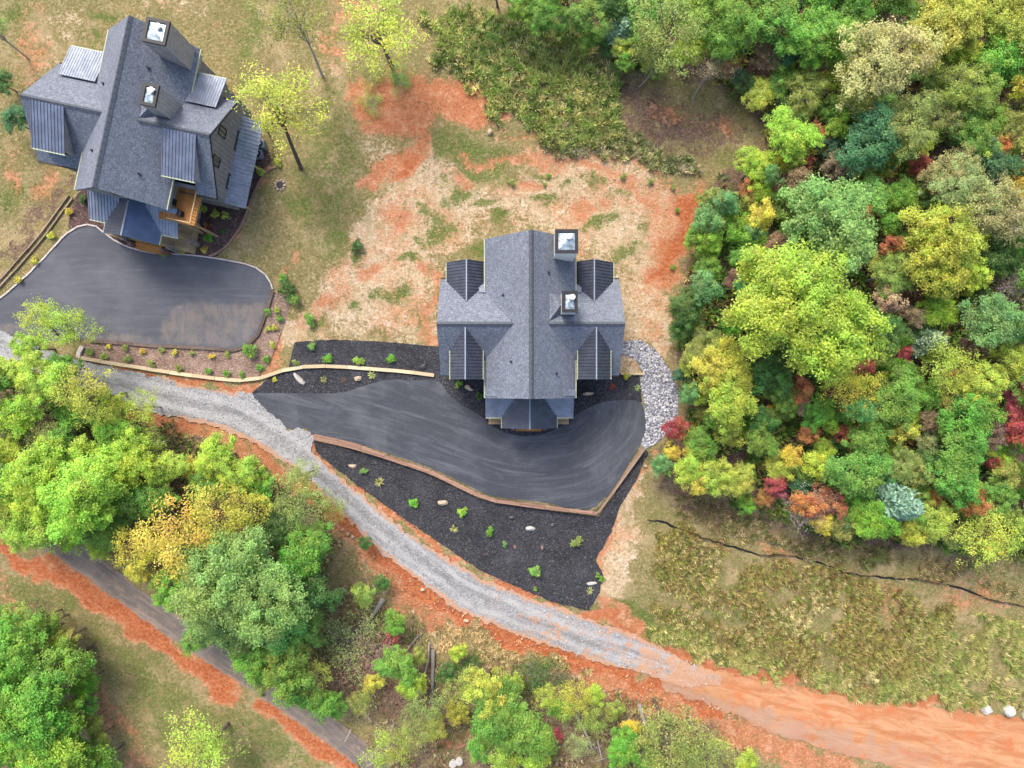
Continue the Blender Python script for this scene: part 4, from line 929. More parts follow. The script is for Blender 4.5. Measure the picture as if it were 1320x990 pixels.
def make_trunk(name, c, R, hc, nz, seed, r0, mat, lean=.06, nl=9, twigs=0):
    r = random.Random(seed); mb = MB(); top = Vector((r.uniform(-1, 1) * lean * hc, r.uniform(-1, 1) * lean * hc, hc + nz * .25))
    pts = [Vector((0, 0, -.4)), Vector((0, 0, .25)), top * .35 + Vector((r.uniform(-.1, .1), r.uniform(-.1, .1), 0)), top * .7, top]
    mb.tube(pts, [r0 * 1.45, r0 * 1.05, r0 * .85, r0 * .6, r0 * .25], 7)
    sel = r.sample(range(len(c)), min(nl, len(c)))
    for i in sel:
        e = Vector(c[i]); f = r.uniform(.42, .8); s = top * f; m = s.lerp(e, .5) + Vector((0, 0, .12 * R)) + Vector((r.uniform(-1, 1), r.uniform(-1, 1), 0)) * .08 * R
        mb.tube([s, m, e], [r0 * .38, r0 * .22, r0 * .05], 5, False)
        for _ in range(twigs):
            q = m.lerp(e, r.uniform(0, 1)); t = q + Vector((r.uniform(-1, 1), r.uniform(-1, 1), r.uniform(-.1, .8))) * R * .3
            mb.tube([q, q.lerp(t, .5) + Vector((r.uniform(-1, 1), r.uniform(-1, 1), 0)) * R * .03, t], [r0 * .1, r0 * .06, r0 * .025], 4, False)
    me = mb.mesh(name); me.materials.append(M[mat]); return me

def make_pine(name, R, H, seed):
    """whorls of drooping needle sprays"""
    rg = np.random.default_rng(seed); C = []; N = []; ends = []
    for lev in range(9):
        f = lev / 8; z = H * (.25 + .75 * f); r = R * (1 - f) ** .75 + .12; nb = max(4, int(10 * (1 - f)) + 3)
        for b in range(nb):
            a = 2 * PI * (b + rg.uniform(-.3, .3)) / nb + lev * 1.1; L = r * rg.uniform(.75, 1.1)
            e = np.array([math.cos(a) * L, math.sin(a) * L, z + .15 * L]); ends.append(e); s = np.array([0, 0, z])
            k = int(70 * L / R) + 16; t = rg.uniform(.15, 1.02, k) ** .8
            p = s + (e - s) * t[:, None] + rg.normal(size=(k, 3)) * .09 * R * np.array([1, 1, .6]); C.append(p); N.append(np.tile([.0, 0, 1.0], (k, 1)) + rg.normal(size=(k, 3)) * .5)
    C = np.concatenate(C); N = np.concatenate(N); V, F = leaf_quads(C, N, .2 * R, rg, .38); me = mesh_np(name, V, F); m = len(C)
    fattr(me, 'tint', np.repeat(np.clip(.5 + rg.normal(size=m) * .2, 0, 1), 4)); fattr(me, 'warm', np.repeat(np.clip(.45 + rg.normal(size=m) * .12, 0, 1), 4)); me.materials.append(M['leaf'])
    return me, np.array(ends)

# prototypes: (crown mesh, trunk mesh, crown radius, height of the widest visible crown)
PROTO = {}
def proto(key, n, R, hc, nz, ncl, per, leaf, r0, bark='bark', clr=.24, flat=.65, low=-.25, nl=9, twigs=0, lean=.06):
    L = []
    for i in range(n):
        me, c = make_crown('crown', R, hc, nz, ncl, per, leaf, hash(key) % 1 + sum(map(ord, key)) * 13 + i, clr, flat, low)
        L.append((me, make_trunk('trunk', c, R, hc, nz, sum(map(ord, key)) + i, r0, bark, lean, nl, twigs)))
    PROTO[key] = (L, R, hc + nz * .35)
proto('big', 4, 4.2, 8.0, 3.2, 230, 105, .22, .26, clr=.15)
proto('huge', 1, 6.2, 9.0, 3.6, 400, 125, .23, .34, clr=.12, nl=14)
proto('mid', 5, 2.6, 5.6, 2.2, 115, 95, .175, .15, clr=.18)
proto('small', 6, 1.5, 3.3, 1.4, 52, 90, .14, .08, clr=.25)
proto('airy', 4, 2.8, 6.4, 2.4, 95, 30, .15, .14, 'bark', .22, .5, -.2, 14, 3)
proto('pale', 4, 3.4, 7.0, 2.6, 170, 55, .17, .2, 'bark_pale', .15, .55, -.2, 20, 4)
proto('thin', 3, 2.4, 5.0, 1.8, 60, 34, .14, .1, 'bark_pale', .26, .5, -.2, 16, 4)
PROTO['pine'] = ([], 2.0, 3.4)
for i in range(3):
    me, ends = make_pine('crown', 2.0, 5.2, 60 + i); PROTO['pine'][0].append((me, make_trunk('trunk', ends, 2.0, 4.4, 1.5, 77 + i, .1, 'bark', .01, 8)))
def bare(key, n, R, H, mat, nb, twig, leafn):
    L = []
    for i in range(n):
        rg = np.random.default_rng(300 + i + nb); c = crown_clumps(R, H * .7, H * .3, nb, rg, -.1)
        me, _ = make_crown('crown', R, H * .7, H * .3, nb, leafn, .1, 400 + i, .3, .7)
        L.append((me, make_trunk('branches', c, R, H * .7, H * .3, 500 + i, .13, mat, .05, nb, twig)))
    PROTO[key] = (L, R, H * .8)
bare('bare', 3, 2.4, 5.0, 'bark_dead', 34, 9, 8)
PROTO['brush'] = ([], 2.4, 1.6)
for i in range(3):
    rg = np.random.default_rng(700 + i); me, c = make_crown('crown', 2.4, 1.0, .9, 60, 30, .13, 710 + i, .28, .6, -.1)
    mb = MB(); r = random.Random(i)
    for q in range(40):
        e = Vector(c[q % len(c)]) + Vector((r.uniform(-.4, .4), r.uniform(-.4, .4), r.uniform(-.2, .5))); s = Vector((r.uniform(-.9, .9), r.uniform(-.9, .9), -.1)); mb.tube([s, s.lerp(e, .5) + Vector((0, 0, .25)), e], [.035, .022, .01], 4, False)
    tm = mb.mesh('branches'); tm.materials.append(M['bark_dead']); PROTO['brush'][0].append((me, tm))

def lin(c): return tuple(((v / 255) / 12.92 if v / 255 <= .04045 else ((v / 255 + .055) / 1.055) ** 2.4) for v in c)
# leaf colours of the kinds of tree (own colour of the leaves)
CW = {'lime': (.38, .53, .07), 'ylime': (.47, .53, .08), 'green': (.19, .355, .055), 'bgreen': (.21, .44, .05), 'dkgreen': (.095, .19, .042), 'cgreen': (.24, .43, .10), 'olive': (.31, .37, .085), 'polive': (.46, .51, .2),
      'yellow': (.62, .54, .085), 'gold': (.60, .50, .075), 'teal': (.18, .37, .12), 'dkteal': (.08, .2, .085), 'pteal': (.34, .5, .31), 'red': (.39, .09, .07), 'crimson': (.46, .09, .105), 'rust': (.48, .21, .08),
      'brown': (.29, .19, .115), 'tan': (.5, .39, .22), 'tolive': (.37, .41, .14), 'grey': (.44, .39, .35), 'pink': (.45, .3, .24)}
ADJ = {'lime': 'lime green', 'ylime': 'yellowish lime', 'green': 'mid green', 'bgreen': 'vivid green', 'dkgreen': 'dark green', 'cgreen': 'cool green', 'olive': 'olive', 'polive': 'pale olive', 'yellow': 'yellow', 'gold': 'golden',
       'teal': 'blue-green', 'dkteal': 'dark blue-green', 'pteal': 'pale blue-green', 'red': 'dull red', 'crimson': 'crimson', 'rust': 'rust orange', 'brown': 'brown', 'tan': 'tan', 'tolive': 'tan-olive', 'grey': 'grey', 'pink': 'pinkish grey'}
_count = [0]; GEN = []
def tree(px, py, rp, col, key=None, where='wood', label=None, base=None, name=None, hmul=1.0, group=None):
    """px,py: crown centre in the photo, rp: crown radius in photo pixels"""
    i = _count[0]; _count[0] += 1; r = random.Random(i * 31 + 5)
    if key is None: key = 'pale' if col in ('olive', 'tolive', 'polive') and rp > 26 else ('big' if rp > 42 else ('mid' if rp > 22 else 'small'))
    if col in ('red', 'crimson', 'rust', 'yellow', 'teal', 'pteal', 'gold', 'brown', 'tan') and key in ('small', 'pine') and where == 'wood' and px > 840 and hmul > .6: hmul *= 1.4
    L, R, hv = PROTO[key]
    z0 = 0.0
    for _ in range(4):
        zc = z0 + hv * max(.5, min(1.35, rp * .064 / R)) * hmul
        if base: g = G(*base); x, y, z0 = g
        else: x, y = P2W(px, py, zc); z0 = hz1(x, y)
    sc = rp * (CAM_H - zc) / FPX / R * (1.18 if key in ('airy', 'thin') else 1.0); sz = max(.5, min(1.35, sc)) * hmul
    nm = name or {'pine': 'pine_tree', 'bare': 'bare_tree', 'brush': 'brush_thicket'}.get(key, 'sapling' if key == 'small' else 'broadleaf_tree')
    o = empty(nm, (x, y, z0), r.uniform(0, 6.28)); o.scale = (sc, sc, sz)
    if base:      # lean so that the crown stands where it does
        cx, cy = P2W(px, py, z0 + hv * sz); dv = Vector((cx - x, cy - y, hv * sz)); lean = math.atan2(math.hypot(dv.x, dv.y), dv.z)
        ax = Vector((-dv.y, dv.x, 0)); o.rotation_mode = 'QUATERNION'
        from mathutils import Quaternion
        o.rotation_quaternion = Quaternion(ax.normalized(), lean) @ Quaternion((0, 0, 1), r.uniform(0, 6.28)) if ax.length > 1e-4 else Quaternion()
    me, tm = L[i % len(L)]
    c = link('crown', me, None, o); b = CW[col]; j = [r.uniform(.88, 1.12) for _ in range(3)]; c.color = (b[0] * j[0], b[1] * j[1], b[2] * j[2], 1)
    link('branches' if key in ('bare', 'brush') else 'trunk', tm, None, o)
    kind = {'big': 'large broadleaf tree', 'huge': 'huge broadleaf tree', 'pale': 'pale-limbed broadleaf tree', 'mid': 'broadleaf tree', 'small': 'sapling', 'airy': 'airy half-bare tree', 'thin': 'thin-leaved tree', 'pine': 'feathery pine', 'bare': 'leafless twiggy tree', 'brush': 'low brush thicket'}[key]
    if label: tag(o, label, 'bush' if key == 'brush' else 'tree', group)
    else:
        w = {'wood': 'in the dense autumn wood beside the stone swale', 'top': 'on the wood edge above the cleared yard', 'left': 'between the gravel lane and lower road', 'corner': 'in the clump beyond the lower grassy field', 'bottom': 'in the scrub below the gravel lane'}[where]
        o['category'] = 'bush' if key == 'brush' else 'tree'; GEN.append((o, px, py, f'{ADJ[col]} {kind}', w))
    return o

FT = [  # the dense wood: crown centre, radius (px), colour
 (1000, 25, 38, 'green'), (1010, 66, 24, 'dkteal'), (1060, 50, 44, 'green'), (1112, 108, 42, 'olive'), (1220, 30, 50, 'ylime'), (1292, 18, 46, 'ylime'), (1236, 62, 30, 'ylime'), (1040, 118, 30, 'olive'), (1020, 176, 34, 'lime'),
 (1052, 172, 15, 'rust'), (1072, 186, 19, 'dkteal'), (1252, 112, 40, 'olive'), (1290, 78, 36, 'green'), (1122, 182, 42, 'dkteal'), (1170, 160, 42, 'olive'), (1212, 150, 30, 'olive'), (1256, 175, 30, 'green'), (1230, 222, 36, 'tolive'), (1282, 212, 30, 'dkteal'), (1310, 165, 30, 'olive'),
 (1005, 210, 11, 'yellow'), (975, 214, 26, 'lime'), (1080, 214, 20, 'brown'), (1032, 237, 20, 'brown'), (966, 243, 14, 'rust'), (982, 276, 20, 'yellow'), (910, 284, 20, 'teal'), (898, 308, 18, 'green'), (1012, 262, 20, 'green'), (945, 292, 20, 'bgreen'), (972, 312, 22, 'bgreen'), (886, 396, 26, 'dkgreen'), (908, 372, 22, 'teal'),
 (912, 345, 18, 'green'), (946, 360, 13, 'brown'), (958, 332, 18, 'green'), (880, 425, 18, 'dkgreen'), (1115, 252, 30, 'cgreen'), (1150, 352, 32, 'olive'), (1290, 272, 46, 'tolive'), (1242, 244, 42, 'tolive'), (1282, 412, 40, 'teal'),
 (1210, 400, 24, 'lime'), (1146, 388, 20, 'tan'), (1178, 408, 15, 'tan'), (1140, 425, 30, 'dkgreen'), (1112, 466, 18, 'red'), (1132, 450, 11, 'yellow'), (1146, 476, 17, 'bgreen'), (1232, 486, 13, 'rust'), (1252, 532, 36, 'green'), (1310, 465, 26, 'ylime'),
 (1250, 447, 14, 'brown'), (1280, 452, 14, 'brown'), (1310, 556, 20, 'red'), (1156, 516, 36, 'green'), (1192, 510, 22, 'green'), (1120, 566, 30, 'green'), (1200, 541, 16, 'brown'), (1216, 541, 11, 'rust'), (1242, 576, 36, 'green'), (1196, 570, 18, 'tolive'),
 (1198, 592, 20, 'dkgreen'), (1105, 610, 38, 'green'), (1166, 602, 30, 'olive'), (1230, 616, 36, 'green'), (1126, 668, 30, 'bgreen'), (1202, 668, 26, 'ylime'), (1260, 634, 12, 'gold'), (1286, 642, 26, 'green'), (1302, 612, 22, 'olive'), (1281, 598, 12, 'red'), (1316, 692, 16, 'bgreen'), (1305, 665, 14, 'olive'),
 (1062, 646, 25, 'rust'), (985, 641, 12, 'rust'), (1005, 600, 20, 'ylime'), (960, 650, 13, 'bgreen'), (950, 620, 24, 'ylime'), (920, 612, 26, 'lime'), (888, 604, 24, 'lime'), (905, 575, 22, 'green'), (940, 558, 20, 'lime'), (980, 566, 24, 'green'), (1040, 560, 14, 'rust'), (1058, 600, 22, 'ylime'), (1060, 578, 15, 'lime'),
 (1076, 606, 16, 'teal'), (1030, 622, 14, 'dkteal'), (868, 582, 13, 'yellow'), (852, 598, 14, 'teal'), (890, 505, 15, 'teal'), (878, 482, 12, 'dkteal'), (904, 450, 27, 'olive'), (990, 482, 30, 'dkgreen'), (1000, 452, 22, 'dkgreen'), (1010, 512, 24, 'green'), (1030, 500, 19, 'rust'), (1030, 522, 13, 'tan'), (962, 546, 14, 'green'),
 (1052, 530, 24, 'green'), (1000, 535, 16, 'olive'), (995, 528, 9, 'gold'), (920, 540, 16, 'green'), (1100, 640, 22, 'green'), (1080, 670, 14, 'teal'), (1230, 690, 18, 'olive'), (1245, 655, 18, 'green'), (1175, 640, 22, 'green'), (1180, 690, 14, 'yellow'), (1086, 530, 18, 'green'), (1270, 560, 20, 'brown'), (1160, 250, 24, 'green'), (1185, 260, 20, 'dkgreen'),
 (1250, 355, 26, 'ylime'), (1225, 365, 20, 'green'), (1185, 370, 12, 'brown'), (1290, 330, 28, 'dkgreen'), (1320, 235, 22, 'gold'), (1310, 310, 22, 'green'), (1100, 20, 34, 'green'), (1160, 18, 30, 'green'), (1310, 110, 28, 'brown'), (1330, 420, 30, 'green'), (1340, 500, 30, 'green'), (1345, 600, 34, 'green'), (1350, 680, 34, 'olive'), (1350, 60, 44, 'green'),
 (1355, 180, 44, 'olive'), (1360, 290, 44, 'tolive'), (1360, 350, 36, 'green'), (1060, -25, 44, 'green'), (1150, -30, 44, 'olive'), (980, -30, 40, 'green'), (1250, -30, 46, 'ylime'), (1330, -30, 44, 'green'), (1022, 150, 20, 'olive'), (1070, 140, 22, 'green'), (1090, 160, 20, 'dkgreen'), (1270, 145, 26, 'green'), (1200, 100, 26, 'olive')]
for a, b, c, d in FT: tree(a, b, c, d)
tree(1040, 398, 98, 'lime', 'huge', label='huge spreading lime-yellow tree, the broadest crown in the wood beside the swale', hmul=1.0)
tree(1074, 290, 66, 'cgreen', 'big', label='large rounded fresh green tree behind the huge lime crown')
tree(1218, 318, 54, 'lime', 'big', label='bright lime tree with scalloped crown amid tan-olive trees', hmul=1.0)
tree(1140, 72, 62, 'polive', 'pale', label='big pale cream-olive tree with white branches deep in the wood')
tree(935, 480, 44, 'ylime', 'big', label='yellow-lime tree standing behind the curved stone swale', hmul=.8)
tree(938, 518, 36, 'lime', 'mid', label='lime tree with open crown by the swale, beside the yellow-lime one')
tree(981, 120, 22, 'ylime', 'mid', label='neat round chartreuse tree at the corner of the clearing and wood', hmul=.7)
tree(1136, 206, 28, 'ylime', 'pine', label='yellow-green star-shaped young pine between dark blue-green trees')
tree(1156, 648, 32, 'pteal', 'pine', label='pale silvery blue-green pine on the wood edge facing the silt fence')
tree(1196, 440, 22, 'pteal', 'pine', label='small pale blue-green pine next to the crimson sapling')
tree(930, 262, 20, 'teal', 'small', label='blue-green sapling at the wood edge facing the red clay strip')
tree(1042, 656, 40, 'grey', 'bare', label='leafless silvery grey tree at wood edge above the silt fence')
tree(1304, 366, 34, 'pink', 'bare', label='bare pinkish branching tree between tan-olive and blue-green crowns')
tree(1000, 627, 15, 'crimson', 'small', label='crimson-pink sapling beside the leafless grey tree')
tree(1166, 456, 12, 'crimson', 'small', label='deep crimson sapling next to a small pale blue-green pine')
tree(1030, 213, 15, 'red', 'small', label='dark red sapling next to a tiny yellow one near the clearing')
tree(1185, 211, 15, 'red', 'small', label='dark red sapling below the olive trees, beside tan-olive crowns')
tree(1285, 188, 17, 'rust', 'small', label='orange-red sapling above a dark blue-green tree')
tree(1316, 524, 27, 'crimson', 'mid', label='broad red maple next to green crowns far from the house', hmul=.8)
tree(1088, 560, 13, 'red', 'small', label='small dark red sapling below a yellow-tan tree')
tree(1096, 504, 32, 'yellow', 'airy', label='yellow-tan airy tree in the middle of the wood', hmul=.8)
tree(1216, 474, 30, 'ylime', 'airy', label='yellow airy tree beside a rust sapling and pale pine')
tree(1160, 556, 19, 'yellow', 'small', label='brightest lemon-yellow sapling in the wood')
tree(1264, 498, 32, 'ylime', 'mid', label='tree with yellow top over green leaves near the red maple')
tree(1264, 690, 38, 'ylime', 'airy', label='speckled olive-yellow tree at the wood edge near the silt fence end', hmul=.7)
tree(870, 552, 16, 'red', 'small', label='rusty red sapling touching the stone swale')

TT = [(700, 20, 26, 'green', 'mid'), (758, 22, 28, 'green', 'mid'), (728, 30, 9, 'teal', 'small'), (760, 52, 15, 'green', 'small'), (860, 40, 44, 'olive', 'airy'), (840, 70, 26, 'olive', 'airy'), (892, 60, 28, 'lime', 'mid'), (932, 30, 44, 'green', 'big'), (806, 80, 15, 'green', 'small'),
      (942, 92, 13, 'rust', 'small'), (952, 98, 14, 'dkteal', 'small'), (955, 40, 18, 'tan', 'airy'), (680, 2, 24, 'green', 'mid'), (640, -25, 28, 'green', 'mid'), (790, 0, 30, 'dkgreen', 'mid'), (830, 10, 34, 'green', 'mid'), (720, -30, 34, 'green', 'mid'), (890, 0, 36, 'lime', 'mid'), (960, 110, 14, 'dkgreen', 'small'), (990, 70, 22, 'brown', 'mid'), (778, 62, 12, 'dkgreen', 'small')]
for a, b, c, d, k in TT: tree(a, b, c, d, k, 'top')
tree(803, 40, 26, 'pteal', 'pine', label='pale blue-green feathery pine on the wood edge above the brush')
tree(815, 56, 22, 'ylime', 'mid', label='yellow-olive tree pressed against the pale blue-green pine', hmul=.8)
tree(925, 72, 24, 'tan', 'thin', base=(893, 127), label='leaning tree with long pale trunk and thin tan crown at clearing edge')
tree(848, 85, 16, 'olive', 'thin', base=(824, 112), label='slim olive tree leaning with short pale trunk at clearing edge')
# trees near the tilted house
tree(358, 122, 50, 'ylime', 'airy', base=(388, 217), label='sparse yellow-green tree leaning beside the tilted house', hmul=1.0)
tree(372, 8, 36, 'olive', 'thin', base=(416, 98), label='tall thin tree with long dark bare trunk on the lawn', hmul=1.6)
tree(490, 45, 48, 'ylime', 'airy', label='yellow-olive tree standing between lawn and brush', hmul=.75)
tree(480, 95, 22, 'olive', 'brush', label='green undergrowth shrub below the yellow-olive lawn tree', hmul=.6)
tree(515, 98, 22, 'green', 'brush', label='greener shrub below the yellow-olive lawn tree', hmul=.6)
tree(478, 132, 18, 'olive', 'brush', label='low olive bush on bare clay by the lawn', hmul=.45)
tree(-25, 30, 26, 'olive', 'thin', base=(36, 75), label='tree with slim dark trunk leaning out beyond the tilted house', hmul=1.3)
tree(18, 156, 19, 'dkteal', 'small', label='dark blue-green shrub close behind the tilted house wing', hmul=.8)
tree(4, 108, 16, 'dkgreen', 'small', label='dark green shrub at the lawn edge behind the tilted house', hmul=.7)

LT = [(45, 620, 50, 'lime', 'big'), (106, 640, 56, 'lime', 'big'), (62, 672, 40, 'lime', 'mid'), (126, 598, 34, 'lime', 'mid'), (150, 560, 30, 'bgreen', 'mid'), (168, 592, 36, 'lime', 'mid'), (40, 448, 22, 'lime', 'mid'), (12, 482, 26, 'lime', 'mid'), (60, 492, 34, 'lime', 'mid'),
      (84, 474, 22, 'green', 'mid'), (25, 532, 32, 'lime', 'mid'), (120, 508, 34, 'ylime', 'airy'), (144, 530, 26, 'lime', 'mid'), (186, 526, 22, 'lime', 'thin'), (8, 582, 24, 'lime', 'mid'), (95, 535, 22, 'green', 'small'), (280, 590, 28, 'lime', 'mid'),
      (216, 602, 26, 'lime', 'mid'), (312, 612, 28, 'lime', 'mid'), (332, 628, 22, 'bgreen', 'small'), (270, 625, 24, 'green', 'mid'), (282, 662, 38, 'ylime', 'airy'), (322, 652, 28, 'ylime', 'airy'), (222, 760, 28, 'bgreen', 'mid'), (384, 722, 34, 'green', 'mid'), (404, 700, 30, 'green', 'mid'),
      (388, 644, 30, 'olive', 'airy'), (392, 612, 20, 'olive', 'airy'), (372, 862, 36, 'green', 'mid'), (402, 762, 34, 'dkgreen', 'mid'), (20, 555, 18, 'dkgreen', 'small'), (200, 640, 28, 'green', 'mid'), (170, 640, 30, 'green', 'mid'), (80, 585, 30, 'green', 'mid'), (20, 660, 34, 'lime', 'mid'),
      (140, 680, 30, 'green', 'mid'), (330, 850, 28, 'green', 'mid'), (-20, 620, 40, 'green', 'mid'), (-20, 500, 34, 'green', 'mid'), (395, 800, 30, 'green', 'mid'), (380, 890, 26, 'green', 'small'), (360, 680, 26, 'dkgreen', 'mid'), (260, 760, 28, 'bgreen', 'mid'), (30, 690, 22, 'lime', 'mid'), (90, 700, 18, 'lime', 'small'), (255, 822, 20, 'green', 'small'), (430, 905, 18, 'green', 'small'), (180, 735, 16, 'yellow', 'small'), (130, 705, 16, 'lime', 'small'), (345, 870, 22, 'olive', 'mid'), (405, 860, 22, 'olive', 'airy'), (70, 560, 22, 'olive', 'airy'), (200, 570, 18, 'ylime', 'thin')]
for a, b, c, d, k in LT: tree(a, b, c, d, k, 'left')
tree(50, 405, 24, 'ylime', 'airy', label='yellowish airy tree overhanging the end of the parking apron', hmul=1.3, base=(75, 432))
tree(86, 418, 26, 'lime', 'airy', label='lime airy tree overhanging the planted strip end of the apron', hmul=1.3, base=(98, 436))
tree(240, 690, 46, 'yellow', 'airy', label='broad yellow tree between lime trees and big cool green tree')
tree(192, 704, 32, 'gold', 'airy', label='golden yellow tree overhanging the lower asphalt road')
tree(246, 604, 14, 'yellow', 'small', label='small bright yellow sapling among greens by the red bank')
tree(306, 756, 84, 'cgreen', 'huge', label='massive cool green tree overhanging the lower asphalt road')
tree(290, 800, 46, 'cgreen', 'big', label='lower bough-heavy cool green tree merging with the massive one at roadside', hmul=.9)
tree(355, 796, 48, 'cgreen', 'big', label='cool green tree merging with the massive one, towards the scrub', hmul=.85)
tree(432, 652, 18, 'olive', 'thin', label='thin olive tree leaning out over the gravel lane')
BT = [(28, 832, 40, 'green', 'mid'), (72, 862, 38, 'green', 'mid'), (40, 922, 54, 'bgreen', 'big'), (88, 932, 32, 'bgreen', 'mid'), (62, 972, 42, 'lime', 'mid'), (18, 880, 34, 'cgreen', 'mid'), (128, 952, 16, 'olive', 'small'), (130, 986, 26, 'green', 'small'), (-15, 860, 40, 'green', 'mid'), (-10, 960, 44, 'bgreen', 'mid'), (50, 800, 20, 'olive', 'airy'), (100, 1010, 36, 'green', 'mid'), (100, 850, 20, 'green', 'small'), (112, 880, 18, 'bgreen', 'small'), (108, 905, 18, 'green', 'small'), (88, 822, 18, 'olive', 'small'), (62, 805, 20, 'green', 'small'), (25, 795, 20, 'olive', 'small'), (118, 930, 16, 'olive', 'small'), (5, 800, 22, 'green', 'small'), (75, 840, 22, 'lime', 'small'), (105, 965, 18, 'green', 'small')]
for a, b, c, d, k in BT: tree(a, b, c, d, k, 'corner')
tree(266, 966, 46, 'ylime', 'airy', label='yellow-olive bushy tree standing alone on the lower grassy field', hmul=.7)
BC = [(492, 752, 11, 'dkgreen', 'small'), (508, 800, 17, 'green', 'small'), (512, 855, 26, 'green', 'mid'), (535, 880, 20, 'lime', 'small'), (550, 912, 26, 'olive', 'airy'), (600, 880, 20, 'olive', 'airy'), (680, 945, 34, 'green', 'mid'), (692, 970, 22, 'lime', 'small'), (740, 893, 22, 'ylime', 'airy'), (768, 897, 14, 'ylime', 'small'), (802, 962, 25, 'bgreen', 'mid'),
      (812, 938, 13, 'yellow', 'small'), (862, 945, 42, 'olive', 'airy'), (905, 962, 34, 'olive', 'airy'), (960, 984, 18, 'lime', 'small'), (655, 985, 24, 'lime', 'small'), (560, 935, 18, 'ylime', 'small'), (840, 985, 22, 'green', 'mid'), (470, 700, 10, 'dkgreen', 'small'), (410, 905, 24, 'green', 'small'), (590, 840, 12, 'ylime', 'small'), (480, 880, 14, 'yellow', 'small'), (470, 765, 16, 'olive', 'small'), (530, 940, 20, 'olive', 'airy'), (620, 962, 18, 'green', 'small'), (722, 915, 16, 'green', 'small'), (760, 922, 20, 'olive', 'airy'), (790, 915, 14, 'olive', 'small'), (882, 976, 22, 'olive', 'airy'), (590, 916, 16, 'ylime', 'small'), (575, 868, 14, 'dkgreen', 'small'), (705, 900, 16, 'ylime', 'airy'), (835, 950, 18, 'olive', 'airy'), (660, 880, 18, 'lime', 'small'), (540, 845, 12, 'olive', 'small'), (465, 905, 16, 'olive', 'airy'), (745, 960, 16, 'tolive', 'thin')]
for a, b, c, d, k in BC: tree(a, b, c, d, k, 'bottom')
tree(645, 920, 44, 'green', 'big', label='biggest green tree in the scrub below the gravel lane', hmul=.8)
tree(628, 888, 30, 'ylime', 'mid', label='yellow-lime tree leaning against the biggest tree in the scrub')
tree(500, 956, 26, 'lime', 'thin', label='half-bare lime tree with white twigs by the end of the lower road')
tree(450, 830, 46, 'tolive', 'brush', label='tan-olive bramble thicket beside the massive cool green tree')
tree(440, 880, 40, 'brown', 'brush', label='brown bramble thicket above the lower road bend')
tree(515, 905, 32, 'brown', 'brush', label='brown brush heap below the two fallen trunks')
tree(480, 845, 34, 'pink', 'brush', label='pinkish grey brush pile beside the fallen log')
tree(600, 860, 26, 'dkgreen', 'brush', label='dark scrubby thicket next to the long fallen trunk')
tree(690, 870, 34, 'dkgreen', 'brush', label='dark green thicket under the dry grass bank')
tree(720, 880, 24, 'brown', 'brush', label='brown twiggy thicket beside the yellow-lime scrub tree')
tree(910, 948, 26, 'brown', 'brush', label='brown twiggy thicket at the foot of the clay bank')
tree(718, 948, 9, 'crimson', 'small', label='tiny bright red bush on bare soil in the scrub', hmul=.5, name='red_bush')
tree(505, 825, 11, 'red', 'small', label='small dull red bush beside the fallen log', hmul=.5, name='red_bush')

# understorey filling the gaps of the wood
def understorey():
    rg = random.Random(11); done = [(a, b, c) for a, b, c, d in FT] + [(1040, 398, 90), (1074, 290, 60), (1218, 318, 50), (1140, 72, 58), (935, 480, 42)]
    cols = ['green'] * 5 + ['dkgreen'] * 2 + ['bgreen'] * 3 + ['olive'] * 3 + ['dkteal'] + ['lime'] * 4 + ['ylime'] * 2 + ['rust', 'brown', 'yellow', 'teal']; n = 0; t = 0
    inner = np.array(FOREST, float)
    while n < 158 and t < 9000:
        t += 1; a, b = rg.uniform(850, 1325), rg.uniform(0, 715)
        if sdf(np.array([a]), np.array([b]), FOREST)[0] < 6: continue
        if a < 985 and b < 175: continue
        if any(math.hypot(a - x, b - y) < r * .5 for x, y, r in done): continue
        r = rg.uniform(11, 20); done.append((a, b, r)); tree(a, b, r, rg.choice(cols), 'small', 'wood', hmul=rg.uniform(.85, 1.5)); n += 1
understorey()

# say where each tree of the wood stands by the nearest findable things
LANDMARK = [(1040, 398, 'huge lime crown'), (1074, 290, 'fresh green giant'), (1218, 318, 'bright lime tree'), (1140, 72, 'cream-olive tree'), (935, 485, 'yellow-lime tree'), (981, 120, 'round chartreuse tree'), (1136, 206, 'star-shaped pine'), (1156, 648, 'silvery pine'), (1196, 440, 'small pale pine'),
            (1042, 656, 'leafless grey tree'), (1304, 366, 'bare pinkish tree'), (1166, 456, 'deep crimson sapling'), (1316, 524, 'red maple'), (1160, 556, 'lemon-yellow sapling'), (850, 520, 'stone swale'), (885, 310, 'red clay strip'), (1100, 725, 'silt fence'), (803, 40, 'feathery blue-green pine'), (893, 120, 'long pale trunk'), (650, 90, 'tall weeds'),
            (1096, 504, 'yellow-tan tree'), (1285, 188, 'orange-red sapling'), (1030, 213, 'dark red sapling'), (1264, 690, 'speckled olive-yellow tree'), (316, 752, 'massive cool tree'), (240, 690, 'broad yellow tree'), (192, 704, 'golden tree'), (246, 604, 'bright yellow sapling'), (300, 545, 'gravel lane'), (120, 490, 'gravel lane'), (420, 620, 'gravel lane'), (150, 755, 'lower road'), (60, 700, 'lower road'), (86, 418, 'parking apron'),
            (645, 920, 'biggest scrub tree'), (558, 880, 'fallen trunks'), (718, 948, 'tiny red bush'), (486, 785, 'short pale log'), (828, 925, 'leaning pale log'), (588, 981, 'white risers'), (150, 880, 'grassy field'), (440, 950, 'lower road'), (690, 830, 'clay bank'), (860, 915, 'clay bank'), (450, 830, 'bramble thicket')]
